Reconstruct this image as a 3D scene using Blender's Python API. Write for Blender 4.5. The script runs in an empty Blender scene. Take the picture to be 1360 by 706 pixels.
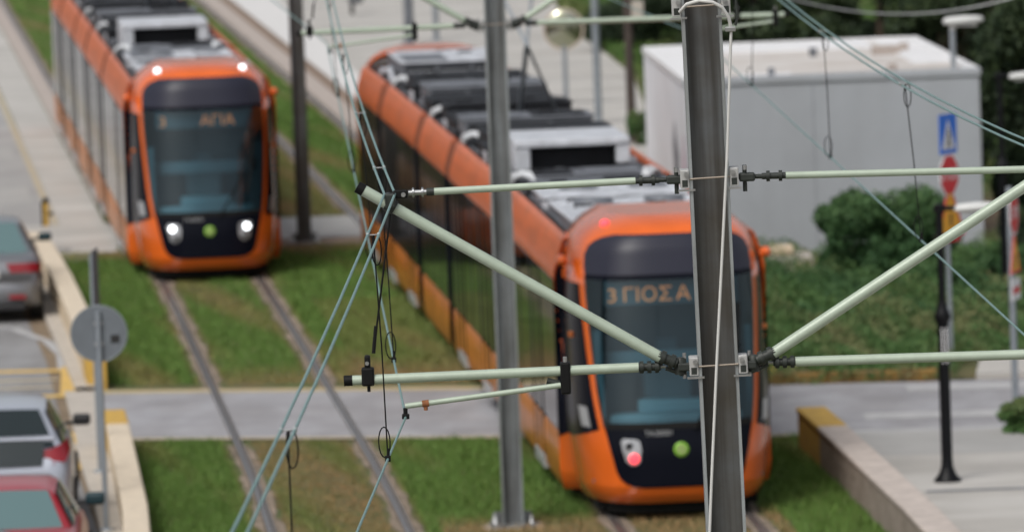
import bpy, bmesh, math, random
import numpy as np
from mathutils import Vector, Matrix
random.seed(7); rng = np.random.default_rng(11)
R = math.radians
S = bpy.context.scene
COL = S.collection

# ------------------------------------------------------------------ camera
FPX, H, TH, ROLL = 10000., 9.9, math.atan(.0846), R(2.1)
cd = bpy.data.cameras.new('camera'); cam = bpy.data.objects.new('camera', cd); COL.objects.link(cam)
cd.sensor_width = 36; cd.sensor_fit = 'HORIZONTAL'; cd.lens = 36*FPX/1360
cd.clip_start = .5; cd.clip_end = 3000
cam.location = (0, 0, H)
cam.rotation_euler = (Matrix.Rotation(R(90)-TH, 3, 'X') @ Matrix.Rotation(-ROLL, 3, 'Z')).to_euler()
cd.dof.use_dof = True; cd.dof.focus_distance = 42.0; cd.dof.aperture_fstop = 4.2; cd.dof.aperture_blades = 0
S.camera = cam

# ------------------------------------------------------------------ light: bright overcast
SUN_EL, SUN_AZ = R(52), R(212)      # azimuth clockwise from +Y: behind the camera, to the right
w = bpy.data.worlds.new('World'); S.world = w; w.use_nodes = True
nt = w.node_tree; bg = nt.nodes['Background']
sky = nt.nodes.new('ShaderNodeTexSky'); sky.sky_type = 'NISHITA'; sky.sun_disc = False
sky.sun_elevation = SUN_EL; sky.sun_rotation = SUN_AZ; sky.dust_density = 4; sky.air_density = 1.0
hs = nt.nodes.new('ShaderNodeHueSaturation'); hs.inputs['Saturation'].default_value = .34
nt.links.new(sky.outputs[0], hs.inputs['Color']); nt.links.new(hs.outputs[0], bg.inputs[0])
bg.inputs[1].default_value = .115
sd = bpy.data.lights.new('sun', 'SUN'); sd.energy = 1.75; sd.angle = R(22); sd.color = (1, .97, .92)
sun = bpy.data.objects.new('sun', sd); COL.objects.link(sun)
sv = Vector((math.sin(SUN_AZ)*math.cos(SUN_EL), math.cos(SUN_AZ)*math.cos(SUN_EL), math.sin(SUN_EL)))
sun.rotation_euler = sv.to_track_quat('Z', 'Y').to_euler(); sun.location = (20, -20, 60)
S.view_settings.view_transform = 'Standard'; S.view_settings.look = 'None'
S.view_settings.exposure = 0.07; S.view_settings.gamma = 1

# ------------------------------------------------------------------ measuring helpers (photo coordinates -> world)
def ray(px, py):
    dx, dy = px-680, py-353
    u = dx*math.cos(ROLL)-dy*math.sin(ROLL); v = dx*math.sin(ROLL)+dy*math.cos(ROLL)
    return u, FPX*math.cos(TH)-v*math.sin(TH), -FPX*math.sin(TH)-v*math.cos(TH)
def G(px, py, h=0.):
    d = ray(px, py); t = (H-h)/-d[2]; return (d[0]*t, d[1]*t)
def P(px, py, Y):
    d = ray(px, py); t = Y/d[1]; return Vector((d[0]*t, Y, H+d[2]*t))

# centre line between the two tracks
_sl = [(0, .0), (44, .006), (64, .03), (83, .066), (92, .08), (110, .083), (125, .09), (260, .094), (400, .094)]
def slope(Y):
    for (a, sa), (b, sb) in zip(_sl, _sl[1:]):
        if Y <= b: return sa+(sb-sa)*(Y-a)/(b-a)
    return _sl[-1][1]
_tab = {}
x = -.12
for y in range(83, 400): _tab[y] = x; x -= slope(y+.5)
x = -.12
for y in range(82, -1, -1): x += slope(y+.5); _tab[y] = x
def C(Y):
    a = int(math.floor(Y)); a = max(0, min(398, a)); t = Y-a
    return _tab[a]*(1-t)+_tab[a+1]*t

# ------------------------------------------------------------------ materials
M = {}
def mat(name, col, rough=.6, metal=0., var=.0, scale=6., bump=0., bscale=40., col2=None, emit=None, spec=.5, coat=0., streak=None, smix=1.):
    m = bpy.data.materials.new(name); m.use_nodes = True; n = m.node_tree; b = n.nodes['Principled BSDF']
    b.inputs['Roughness'].default_value = rough; b.inputs['Metallic'].default_value = metal
    b.inputs['Specular IOR Level'].default_value = spec
    b.inputs['Coat Weight'].default_value = coat; b.inputs['Coat Roughness'].default_value = .08
    c = (*col, 1)
    tc = n.nodes.new('ShaderNodeTexCoord')
    if var > 0 or col2:
        no = n.nodes.new('ShaderNodeTexNoise'); no.inputs['Scale'].default_value = scale; no.inputs['Detail'].default_value = 6
        no.inputs['Roughness'].default_value = .65
        n.links.new(tc.outputs['Object'], no.inputs['Vector'])
        cr = n.nodes.new('ShaderNodeValToRGB'); n.links.new(no.outputs['Fac'], cr.inputs['Fac'])
        c2 = col2 or tuple(v*(1-var) for v in col)
        c1 = col if col2 else tuple(min(1, v*(1+var)) for v in col)
        cr.color_ramp.elements[0].position = .32; cr.color_ramp.elements[0].color = (*c2, 1)
        cr.color_ramp.elements[1].position = .68; cr.color_ramp.elements[1].color = (*c1, 1)
        if streak:
            mp = n.nodes.new('ShaderNodeMapping'); mp.inputs['Scale'].default_value = streak; n.links.new(tc.outputs['Object'], mp.inputs['Vector'])
            n3 = n.nodes.new('ShaderNodeTexNoise'); n3.inputs['Scale'].default_value = 1.; n3.inputs['Detail'].default_value = 4; n.links.new(mp.outputs[0], n3.inputs['Vector'])
            c3 = n.nodes.new('ShaderNodeValToRGB'); c3.color_ramp.elements[0].position = .38; c3.color_ramp.elements[0].color = (*[v*.55 for v in (1, .93, .85)], 1); c3.color_ramp.elements[1].position = .62; c3.color_ramp.elements[1].color = (1.12, 1.12, 1.12, 1)
            n.links.new(n3.outputs['Fac'], c3.inputs['Fac']); mu = n.nodes.new('ShaderNodeMix'); mu.data_type = 'RGBA'; mu.blend_type = 'MULTIPLY'; mu.inputs[0].default_value = smix
            n.links.new(cr.outputs[0], mu.inputs[6]); n.links.new(c3.outputs[0], mu.inputs[7]); n.links.new(mu.outputs[2], b.inputs['Base Color'])
        else: n.links.new(cr.outputs[0], b.inputs['Base Color'])
    else: b.inputs['Base Color'].default_value = c
    if bump > 0:
        nb = n.nodes.new('ShaderNodeTexNoise'); nb.inputs['Scale'].default_value = bscale; nb.inputs['Detail'].default_value = 5
        n.links.new(tc.outputs['Object'], nb.inputs['Vector'])
        bp = n.nodes.new('ShaderNodeBump'); bp.inputs['Strength'].default_value = bump; bp.inputs['Distance'].default_value = .02
        n.links.new(nb.outputs['Fac'], bp.inputs['Height']); n.links.new(bp.outputs[0], b.inputs['Normal'])
    if emit:
        b.inputs['Emission Color'].default_value = (*emit[0], 1); b.inputs['Emission Strength'].default_value = emit[1]
    M[name] = m; return m
mat('asphalt', (.25, .25, .255), .9, var=.16, scale=1.3, streak=(1.5, .2, 1), smix=.35, bump=.5, bscale=60)
mat('asphalt_cross', (.32, .32, .34), .88, var=.14, scale=1.1, streak=(1.2, .35, 1), smix=.35, bump=.5, bscale=50)
mat('asphalt_pale', (.33, .325, .32), .9, var=.13, scale=.5, bump=.3)
mat('paving', (.46, .445, .42), .85, var=.09, scale=.6, bump=.2, streak=(.35, .9, 1), smix=.3)
mat('paving_dark', (.36, .355, .345), .85, var=.08, scale=.8, bump=.2)
mat('paving_white', (.62, .61, .60), .8, var=.06, scale=.9)
mat('pink_paving', (.40, .345, .31), .85, var=.12, scale=2.2, bump=.4)
mat('brown_edge', (.21, .15, .11), .95, var=.25, scale=3)
mat('earth', (.21, .155, .10), .95, var=.3, scale=1.8, bump=.6)
mat('soil_green', (.06, .11, .025), .95, col2=(.14, .10, .05), scale=1.6, bump=.6)
mat('margin', (.33, .26, .205), .92, col2=(.11, .09, .06), scale=3.0, bump=.7)
mat('rail', (.40, .40, .41), .30, .9, var=.2, scale=5)
mat('rail_foot', (.10, .085, .075), .8, .2, var=.3, scale=8)
mat('paint_yellow', (.60, .40, .12), .8, var=.2, scale=5)
mat('paint_pale_yellow', (.50, .42, .28), .85, col2=(.36, .32, .25), scale=4)
mat('paint_tan', (.50, .39, .19), .85, col2=(.38, .33, .24), scale=4)
mat('paint_white', (.46, .46, .46), .85, col2=(.33, .33, .34), scale=3)
mat('wall_beige', (.58, .47, .33), .9, var=.14, scale=4, bump=.4, bscale=20)
mat('wall_top', (.62, .53, .41), .88, var=.12, scale=6)
mat('wall_stone', (.33, .28, .235), .92, col2=(.20, .165, .13), scale=5, bump=.8, bscale=14)
mat('wall_coping', (.47, .41, .37), .88, var=.2, scale=4)
mat('wall_yellow', (.62, .38, .06), .8, col2=(.42, .27, .08), scale=6)
mat('kerb_worn', (.30, .17, .04), .9, col2=(.09, .075, .035), scale=5)
mat('kerb', (.45, .41, .36), .9, var=.14, scale=4)
mat('orange', (.75, .135, .015), .24, var=.05, scale=1.2, coat=.5, streak=(2.5, 2.5, 1.2), smix=.18)
mat('orange_dusty', (.66, .125, .016), .30, col2=(.54, .115, .02), scale=1.9, spec=.45, streak=(3, .8, 9), smix=.35)
mat('orange_skirt', (.60, .185, .016), .30, col2=(.44, .15, .02), scale=1.4, spec=.5, streak=(3, 1.5, 5), smix=.5)  # grime streaks, with the grass reflection painted in as a yellower base
mat('tram_black', (.005, .006, .011), .2, spec=.10)
mat('tram_glass', (.010, .013, .014), .05, spec=.8)
mat('rubber', (.008, .008, .008), .75, spec=.2)
mat('roof_floor', (.03, .03, .033), .75, var=.3, scale=5)
mat('unit_light', (.54, .56, .60), .45, .1, var=.22, scale=3.5)
mat('unit_mid', (.15, .16, .18), .5, .2, var=.25, scale=3)
mat('unit_dark', (.012, .013, .016), .6, var=.3, scale=4, spec=.25)
mat('silver', (.50, .51, .53), .35, .4, var=.1, scale=8)
mat('hose', (.62, .64, .66), .5)
mat('joint_brown', (.16, .035, .008), .7)
mat('emblem_green', (.22, .45, .05), .4)
mat('lamp_housing', (.42, .43, .45), .3, .5)
mat('light_white', (.95, .97, 1), .3, emit=((.93, .97, 1), 5))
mat('light_small', (.95, .97, 1), .3, emit=((.9, .95, 1), 3))
mat('light_red', (.9, .05, .05), .3, emit=((1, .06, .09), 1.6))
mat('led', (.8, .3, .1), .5, emit=((1, .33, .12), .38))
mat('lens_dark', (.03, .03, .035), .15)
mat('side_amber', (.75, .20, .04), .3)
mat('cab_lining', (.085, .13, .155), .8)
mat('cab_pale_teal', (.13, .20, .235), .8)
mat('cab_dash', (.22, .35, .40), .6)
mat('cab_blind', (.026, .027, .042), .35, spec=.22)
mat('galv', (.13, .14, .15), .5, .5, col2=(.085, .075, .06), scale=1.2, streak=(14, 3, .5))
mat('galv_lit_edge', (.36, .39, .40), .4, .5, var=.15, scale=4, streak=(10, 6, 1.2), smix=.5)  # same steel as the web, made paler to paint the lit flange edges
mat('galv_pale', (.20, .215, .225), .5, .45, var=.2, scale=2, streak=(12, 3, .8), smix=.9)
mat('tube_green', (.39, .46, .37), .42, .05, var=.07, scale=9, coat=.2)
mat('ins_dark', (.028, .033, .029), .5, var=.25, scale=20, spec=.35)
mat('clamp_steel', (.42, .43, .43), .32, .8, var=.15, scale=15)
mat('clamp_white', (.42, .42, .41), .45, .2)
mat('wire_patina', (.19, .31, .30), .5, .25, var=.18, scale=25)
mat('wire_black', (.006, .006, .006), .6, spec=.2)
mat('rust', (.23, .09, .035), .85, var=.3, scale=30)
mat('cable_white', (.58, .58, .56), .5)
mat('band', (.33, .28, .23), .5, .5)
mat('build_white', (.80, .81, .85), .8, var=.06, scale=.7, streak=(1, 1.6, .3), smix=.2)
mat('build_grey', (.36, .38, .41), .75, var=.06, scale=.9, streak=(1.6, 1, .25), smix=.14)
mat('roof_sheet', (.62, .60, .58), .7, col2=(.46, .41, .37), scale=.9)
mat('roof_white', (.72, .72, .73), .7, var=.06, scale=2)
mat('concrete', (.42, .38, .34), .9, var=.15, scale=3)
mat('graffiti_grey', (.22, .22, .25), .8, var=.3, scale=5)
mat('graffiti_pink', (.62, .38, .50), .8, var=.2, scale=5)
mat('post_black', (.006, .0065, .008), .45, spec=.18)
mat('post_grey', (.27, .30, .33), .5, .35, var=.15, scale=5)
mat('post_wood', (.06, .045, .038), .85, var=.3, scale=6)
mat('sign_back', (.16, .18, .20), .55, .3, var=.1, scale=4)
mat('sign_red', (.62, .03, .045), .45); mat('sign_blue', (.02, .16, .68), .45)
mat('sign_white', (.75, .75, .76), .45); mat('sign_yellow', (.75, .36, .03), .5); mat('sign_black', (.02, .02, .02), .5)
mat('mirror_face', (.50, .50, .44), .12, .9, col2=(.30, .32, .18), scale=5)  # reflected tan and green painted into the mirror's mottled colour
mat('mirror_rim', (.55, .45, .38), .5)
mat('lamp_white', (.60, .61, .60), .4)
mat('bark', (.09, .065, .045), .9, var=.3, scale=8)
mat('car_grey', (.22, .225, .24), .3, .5, coat=.5); mat('car_silver', (.47, .50, .57), .28, .35, coat=.6)
mat('car_red', (.36, .006, .016), .3, .1, coat=.4)
mat('car_glass', (.016, .024, .026), .05, spec=.6); mat('car_glass_teal', (.11, .18, .185), .08)
mat('car_trim', (.02, .02, .022), .5); mat('tail_red', (.26, .012, .02), .2, coat=.5)
mat('tyre', (.02, .02, .02), .85); mat('rim', (.35, .35, .36), .35, .7)
mat('mirror_teal', (.015, .04, .05), .25)
mat('plate', (.6, .6, .6), .5)

M['tram_glass'].node_tree.nodes['Principled BSDF'].inputs['IOR'].default_value = 1.65
def glass_mat():
    m = bpy.data.materials.new('windscreen_glass'); m.use_nodes = True; n = m.node_tree; n.nodes.clear()
    out = n.nodes.new('ShaderNodeOutputMaterial'); mix = n.nodes.new('ShaderNodeMixShader')
    tr = n.nodes.new('ShaderNodeBsdfTransparent'); tr.inputs[0].default_value = (.62, .84, .90, 1)
    gl = n.nodes.new('ShaderNodeBsdfGlossy'); gl.inputs['Roughness'].default_value = .04; gl.inputs['Color'].default_value = (.8, .95, 1, 1)
    fr = n.nodes.new('ShaderNodeFresnel'); fr.inputs[0].default_value = 1.6
    n.links.new(fr.outputs[0], mix.inputs[0]); n.links.new(tr.outputs[0], mix.inputs[1]); n.links.new(gl.outputs[0], mix.inputs[2])
    n.links.new(mix.outputs[0], out.inputs[0]); M['windscreen'] = m
glass_mat()
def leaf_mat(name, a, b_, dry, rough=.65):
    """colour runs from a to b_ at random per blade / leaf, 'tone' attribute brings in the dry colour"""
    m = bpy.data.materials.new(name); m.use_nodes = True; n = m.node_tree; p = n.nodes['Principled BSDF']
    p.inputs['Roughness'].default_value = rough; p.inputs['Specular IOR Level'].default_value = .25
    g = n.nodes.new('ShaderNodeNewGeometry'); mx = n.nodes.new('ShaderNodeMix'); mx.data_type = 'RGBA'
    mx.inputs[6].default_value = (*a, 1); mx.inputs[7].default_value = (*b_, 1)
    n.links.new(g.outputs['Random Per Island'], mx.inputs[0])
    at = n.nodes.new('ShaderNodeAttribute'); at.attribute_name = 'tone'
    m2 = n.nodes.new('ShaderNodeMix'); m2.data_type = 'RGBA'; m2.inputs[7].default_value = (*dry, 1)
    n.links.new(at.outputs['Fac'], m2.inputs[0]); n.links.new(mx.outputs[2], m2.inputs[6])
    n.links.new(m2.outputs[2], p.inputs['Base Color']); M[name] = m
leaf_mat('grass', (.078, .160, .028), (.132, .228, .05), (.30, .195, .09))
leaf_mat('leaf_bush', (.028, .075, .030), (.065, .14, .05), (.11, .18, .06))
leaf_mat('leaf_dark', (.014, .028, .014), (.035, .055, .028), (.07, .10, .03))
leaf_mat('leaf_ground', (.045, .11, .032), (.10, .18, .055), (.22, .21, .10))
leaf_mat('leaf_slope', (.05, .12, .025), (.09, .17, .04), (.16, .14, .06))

# ------------------------------------------------------------------ object helpers
def tag(o, label=None, cat=None, group=None, kind=None):
    if label: o['label'] = label
    if cat: o['category'] = cat
    if group: o['group'] = group
    if kind: o['kind'] = kind
    return o
def empty(name, loc=(0, 0, 0), rz=0., **k):
    o = bpy.data.objects.new(name, None); COL.objects.link(o); o.location = loc; o.rotation_euler = (0, 0, rz)
    o.empty_display_size = .2
    return tag(o, **k)

class MB:
    def __init__(s): s.v = []; s.f = []; s.mi = []; s.sm = []; s.mats = []
    def m(s, name):
        if name not in s.mats: s.mats.append(name)
        return s.mats.index(name)
    def add(s, vs, fs, mt=None, smooth=False):
        o = len(s.v); s.v += [tuple(v) for v in vs]
        mi = s.m(mt) if mt else 0
        for f in fs: s.f.append([o+i for i in f]); s.mi.append(mi); s.sm.append(smooth)
    def box(s, x0, x1, y0, y1, z0, z1, mt=None, bev=0.):
        if bev > 0:
            b = bev
            bm = bmesh.new(); r = bmesh.ops.create_cube(bm, size=1)
            for v in bm.verts: v.co = Vector(((x0+x1)/2+v.co.x*(x1-x0), (y0+y1)/2+v.co.y*(y1-y0), (z0+z1)/2+v.co.z*(z1-z0)))
            bmesh.ops.bevel(bm, geom=bm.edges[:], offset=b, segments=2, affect='EDGES', profile=.5)
            bm.verts.ensure_lookup_table()
            for i, v in enumerate(bm.verts): v.index = i
            s.add([v.co[:] for v in bm.verts], [[v.index for v in f.verts] for f in bm.faces], mt); bm.free(); return
        s.add([(x0, y0, z0), (x1, y0, z0), (x1, y1, z0), (x0, y1, z0), (x0, y0, z1), (x1, y0, z1), (x1, y1, z1), (x0, y1, z1)],
              [(0, 3, 2, 1), (4, 5, 6, 7), (0, 1, 5, 4), (1, 2, 6, 5), (2, 3, 7, 6), (3, 0, 4, 7)], mt)
    def tube(s, pts, r, n=10, mt=None, cap=True, rs=None):
        pts = [Vector(p) for p in pts]; vs = []; fs = []
        t0 = (pts[1]-pts[0]).normalized(); up = Vector((0, 0, 1)) if abs(t0.z) < .9 else Vector((0, 1, 0))
        a = t0.cross(up).normalized()
        for i, p in enumerate(pts):
            t = ((pts[min(i+1, len(pts)-1)]-pts[max(i-1, 0)])).normalized()
            a = (a-t*a.dot(t)).normalized(); b = t.cross(a)
            rr = rs[i] if rs else r
            for k in range(n):
                an = 2*math.pi*k/n; vs.append(p+(a*math.cos(an)+b*math.sin(an))*rr)
        for i in range(len(pts)-1):
            for k in range(n):
                fs.append((i*n+k, i*n+(k+1) % n, (i+1)*n+(k+1) % n, (i+1)*n+k))
        s.add(vs, fs, mt, True)
        if cap:
            s.add(vs[:n], [tuple(range(n))[::-1]], mt); s.add(vs[-n:], [tuple(range(n))], mt)
    def ribs(s, p0, p1, r, r2, k, mt=None, wid=.008):
        p0 = Vector(p0); p1 = Vector(p1); s.tube([p0, p1], r, 12, mt)
        L = (p1-p0).length; d = (p1-p0)/L
        for i in range(k):
            c = p0+d*L*(i+.5)/k; s.tube([c-d*wid, c+d*wid], r2, 14, mt)
    def lathe(s, prof, c, axis='z', n=20, mt=None):
        vs = []; fs = []
        for (r, z) in prof:
            for k in range(n):
                a = 2*math.pi*k/n; p = (r*math.cos(a), r*math.sin(a), z)
                if axis == 'x': p = (p[2], p[0], p[1])
                if axis == 'y': p = (p[0], p[2], p[1])
                vs.append((c[0]+p[0], c[1]+p[1], c[2]+p[2]))
        for i in range(len(prof)-1):
            for k in range(n): fs.append((i*n+k, i*n+(k+1) % n, (i+1)*n+(k+1) % n, (i+1)*n+k))
        s.add(vs, fs, mt, True)
        s.add(vs[:n], [tuple(range(n))[::-1]], mt); s.add(vs[-n:], [tuple(range(n))], mt)
    def grid(s, rows, mt=None, smooth=True, close=False):
        nr, nc = len(rows), len(rows[0]); vs = [p for r in rows for p in r]
        fs = []
        for i in range(nr-1):
            for k in range(nc-1 if not close else nc):
                k2 = (k+1) % nc; fs.append((i*nc+k, i*nc+k2, (i+1)*nc+k2, (i+1)*nc+k))
        s.add(vs, fs, mt, smooth)
    def prism(s, poly, z0, z1, mt=None):
        n = len(poly); vs = [(p[0], p[1], z0) for p in poly]+[(p[0], p[1], z1) for p in poly]
        s.add(vs, [tuple(range(n))[::-1], tuple(range(n, 2*n))]+[(i, (i+1) % n, n+(i+1) % n, n+i) for i in range(n)], mt)
    def build(s, name, mt=None, parent=None, loc=None, M4=None, smooth_angle=None, **k):
        me = bpy.data.meshes.new(name); me.from_pydata(s.v, [], s.f)
        if not s.mats: s.mats = [mt or 'concrete']
        elif mt and mt not in s.mats and None: pass
        for q in s.mats: me.materials.append(M[q])
        me.polygons.foreach_set('material_index', s.mi); me.polygons.foreach_set('use_smooth', s.sm)
        bm = bmesh.new(); bm.from_mesh(me); bmesh.ops.recalc_face_normals(bm, faces=bm.faces[:]); bm.to_mesh(me); bm.free()
        me.update()
        o = bpy.data.objects.new(name, me); COL.objects.link(o)
        if parent: o.parent = parent
        if loc is not None: o.location = loc
        if M4 is not None: o.matrix_local = M4
        return tag(o, **k)
def mb(): return MB()
def box(name, mt, parent, x0, x1, y0, y1, z0, z1, bev=0., M4=None, **k):
    b = MB(); b.box(x0, x1, y0, y1, z0, z1, mt, bev); return b.build(name, None, parent, M4=M4, **k)
def tube(name, mt, parent, pts, r, n=10, **k):
    b = MB(); b.tube(pts, r, n, mt); return b.build(name, None, parent, **k)
def recentre(o):
    """move a top-level mesh's origin to the middle of its base"""
    me = o.data; n = len(me.vertices); a = np.empty(n*3); me.vertices.foreach_get('co', a); a = a.reshape(-1, 3)
    c = np.array([(a[:, 0].min()+a[:, 0].max())/2, (a[:, 1].min()+a[:, 1].max())/2, a[:, 2].min()])
    me.vertices.foreach_set('co', (a-c).ravel()); o.location = Vector(o.location)+Vector(c); me.update(); return o

# ------------------------------------------------------------------ the ground
def sheet(name, mt, poly, z, thick=None):
    b = MB()
    if thick: b.prism(poly, z-thick, z, mt)
    else: b.add([(p[0], p[1], z) for p in poly], [tuple(range(len(poly)))], mt)
    return b.build(name, kind='structure')
def strip(name, mt, o0, o1, ya, yb, z, step=2., thick=None, build=True, b=None):
    """ribbon that follows the tracks between two lateral offsets"""
    b = b or MB(); rows = []; n = max(1, int((yb-ya)/step))
    for i in range(n+1):
        Y = ya+(yb-ya)*i/n
        f0 = o0(Y) if callable(o0) else o0; f1 = o1(Y) if callable(o1) else o1
        if thick: rows.append([(C(Y)+f0, Y, z-thick), (C(Y)+f0, Y, z), (C(Y)+f1, Y, z), (C(Y)+f1, Y, z-thick)])
        else: rows.append([(C(Y)+f0, Y, z), (C(Y)+f1, Y, z)])
    b.grid(rows, mt, False)
    if build: return b.build(name, kind='structure')
def Gs(pts, h=0.): return [G(*p, h) for p in pts]

sheet('ground', 'earth', [(-600, -60), (600, -60), (600, 1400), (-600, 1400)], -.012)
# road on the left
sheet('road', 'asphalt', [(-40, 20), (C(20)-4.55, 20), (C(60)-4.55, 60), (C(83)-4.55, 83), (C(95)-4.75, 95), (C(104)-4.75, 104), (C(112)-4.9, 112),
      (C(121)-4.2, 121), (-40, 121)], 0.)
sheet('upper_road', 'asphalt_pale', [(-40, 121), (C(121)-3.6, 121), (C(160)-3.9, 160), (C(200)-3.9, 200), (C(330)-3.9, 330), (-60, 330)], .001)
b = MB()
for i, (ya, yb) in enumerate([(134, 138), (146, 149), (158, 163)]):
    b.add([(C(ya)-12, ya, .004), (C(ya)-4.15, ya, .004), (C(yb)-4.15, yb, .004), (C(yb)-12, yb, .004)], [(0, 1, 2, 3)], 'paving_dark')
b.build('road_patches', kind='structure')
strip('edge_line', 'paint_pale_yellow', -3.98, -3.86, 124, 330, .005)
strip('platform_paving', 'paving', -3.84, -3.08, 122.5, 330, .008)
strip('platform_edge', 'pink_paving', -3.06, -2.66, 133, 330, .012)
strip('platform_kerb', 'unit_mid', -2.655, -2.58, 133, 330, .014)
sheet('left_pavement', 'paving', [(C(123.6)-5.0, 123.6), (C(123.6)-2.4, 123.6), (C(128.6)-2.4, 128.6), (C(128.6)-5.0, 128.6)], .012)
# grassed track bed
strip('track_bed', 'soil_green', -4.15, 4.6, 20, 330, -.005)
# crossings
def band(ya0, ya1, yb0, yb1, o0, o1, z, mt, name):
    return sheet(name, mt, [(C(ya0)+o0, ya0), (C(yb0)+o1, yb0), (C(yb1)+o1, yb1), (C(ya1)+o0, ya1)], z)
band(99.3, 93.7, 97.0, 91.1, -4.6, 4.2, .016, 'asphalt_cross', 'crossing_road')
band(99.75, 99.3, 97.45, 97.0, -4.6, 4.2, .018, 'paint_tan', 'crossing_edge_far')
band(93.7, 93.45, 91.1, 90.85, -4.6, 4.2, .018, 'paint_pale_yellow', 'crossing_edge_near')
strip('upper_crossing', 'paving_dark', -2.6, 3.2, 123.8, 128.3, .016)
strip('crossing_soil', 'brown_edge', -2.6, 2.8, 122.3, 123.75, .012)
# right of the tracks: service strip, pale pavement, asphalt, kerbs
strip('track_side_strip', 'pink_paving', 2.78, 3.25, 128.5, 330, .014)
strip('track_side_edge', 'brown_edge', 3.25, 3.55, 128.5, 330, .012)
strip('pavement_kerb', 'paving_white', 3.55, lambda Y: 3.85+max(0, Y-140)*.014, 128.5, 330, .022)
gb = [G(735, 0), G(757, 40), G(800, 68), G(840, 100), G(856, 140)]
sheet('upper_pavement', 'paving', [(C(124)+3.3, 124), (C(160)+3.6, 160), (C(200)+3.6, 200), (C(250)+3.6, 250), (1.0, 250), (1.2, 215)]+gb+[(2.75, 127), (2.75, 124)], .008)
b = MB()
for yy in list(range(130, 216, 5)):
    x0_ = C(yy)+3.9+max(0, yy-140)*.014; x1_ = float(np.interp(yy, [127, 146, 155, 166, 178, 187, 200, 250], [2.7, 2.75, 2.8, 2.75, 2.05, 1.5, 1.26, .9]))
    b.add([(x0_, yy, .0125), (x1_, yy, .0125), (x1_, yy+.07, .0125), (x0_, yy+.07, .0125)], [(0, 1, 2, 3)], 'unit_mid' if yy % 3 == 0 else 'asphalt_pale')
b.build('paving_joints', kind='structure')
sheet('right_road', 'asphalt_cross', [(C(97.2)+4.2, 97.3), (C(91.1)+4.2, 91.1), (C(90.4)+4.3, 90.4), (40, 87.6), (40, 96.6), (5.3, 96.9)], .010)
b = MB()
for ya, yb, xa, xb in [(96.5, 95.7, 5.0, 9), (93.2, 92.5, 4.3, 9), (91.35, 90.75, 4.0, 9)]:
    b.add([(xa, ya, .015), (xb, ya-.25, .015), (xb, yb-.25, .015), (xa, yb, .015)], [(0, 1, 2, 3)], 'paint_white')
b.build('road_marking', kind='structure')
# right pavement behind the retaining wall
RWo = lambda Y: C(Y)+4.1
sheet('pavement', 'paving', [(C(20)+4.3, 20), (C(60)+4.3, 60), (C(75)+4.3, 75), (C(83)+4.3, 83), (C(87.6)+4.3, 87.7), (40, 85.0), (40, 20)], .10, .12)
sheet('pavement_band', 'paving_dark', [(C(87.6)+4.3, 87.72), (C(90.2)+4.3, 90.3), (40, 87.5), (40, 85.02)], .098, .12)
sheet('pavement_joint', 'unit_mid', [(4.55, 83.95), (40, 83.5), (40, 83.32), (4.55, 83.78)], .104)
sheet('far_right_pavement', 'paving', [(5.95, 96.95), (6.1, 98.6), (6.5, 99.6), (40, 99.4), (40, 96.7)], .09, .1)

# margins and rails
b1 = MB()
def wob(Y, k): return .03*math.sin(Y*1.7+k)+.02*math.sin(Y*4.1+k*2)+.012*math.sin(Y*11.3+k)
RAILS = [-1.9-.7525, -1.9+.7525, 1.9-.7525, 1.9+.7525]
for i, o in enumerate(RAILS):
    for ya, yb in [(40, 92.2), (98.7, 123.8), (128.3, 330)]:
        st = .35 if yb < 130 else 1.2
        strip('', 'margin', lambda Y: o-.125+wob(Y, i), lambda Y: o+.15+wob(Y, i+5), ya, yb, .008+.001*i, st, build=False, b=b1)
b1.build('rail_margins', kind='structure')
for i, o in enumerate(RAILS):
    b = MB()
    strip('', 'rail_foot', o-.052, o+.058, 40, 330, .022, 1.5, thick=.03, build=False, b=b)
    strip('', 'rail', o-.036, o-.002, 40, 330, .034, 1.5, thick=.02, build=False, b=b)
    strip('', 'rail', o+.036, o+.048, 40, 330, .030, 1.5, thick=.02, build=False, b=b)
    tag(b.build('rail'), ['steel rail nearest the beige parapet and the parked cars, left of the grass', 'second steel rail from the beige parapet, inner rail of the left track',
        'third steel rail from the beige parapet, mostly hidden under the nearer tram', 'steel rail nearest the stone wall, under the nearer tram and out at its right'][i], 'rail', 'tramway rails')

# road markings on the left road
b = MB()
curve = [(-9.5, 111.5), (-8.2, 110.5), (-7.35, 109.3), (-6.75, 107.2), (-6.42, 105), (-6.28, 102.9)]
for (x0, y0), (x1, y1) in zip(curve, curve[1:]):
    b.add([(x0, y0-.1, .004), (x0+.13, y0+.05, .004), (x1+.13, y1, .004), (x1, y1, .004)], [(0, 1, 2, 3)], 'paint_white')
b.build('road_marking', kind='structure')
b = MB()
for (xa, ya, xb, yb, wy) in [(-12, 103.6, -6.2, 102.9, .22), (-12, 99.9, -6.0, 99.4, .22), (-12, 102.0, -6.2, 101.6, .16), (-12, 100.9, -6.2, 100.6, .14), (-12, 101.2, -8, 99.9, .2)]:
    b.add([(xa, ya, .0045), (xb, yb, .0045), (xb, yb-wy*1.7, .0045), (xa, ya-wy*1.7, .0045)], [(0, 1, 2, 3)], 'paint_yellow' if wy > .2 else 'paint_pale_yellow')
b.add([(-6.25, 103.2, .008), (-6.0, 103.2, .008), (-5.78, 99, .008), (-6.03, 99, .008)], [(0, 1, 2, 3)], 'paint_yellow')
b.add([(-5.75, 94.5, .008), (-5.5, 94.5, .008), (-5.2, 90.2, .008), (-5.42, 90.2, .008)], [(0, 1, 2, 3)], 'paint_yellow')
b.build('yellow_box_marking', kind='structure')
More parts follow.
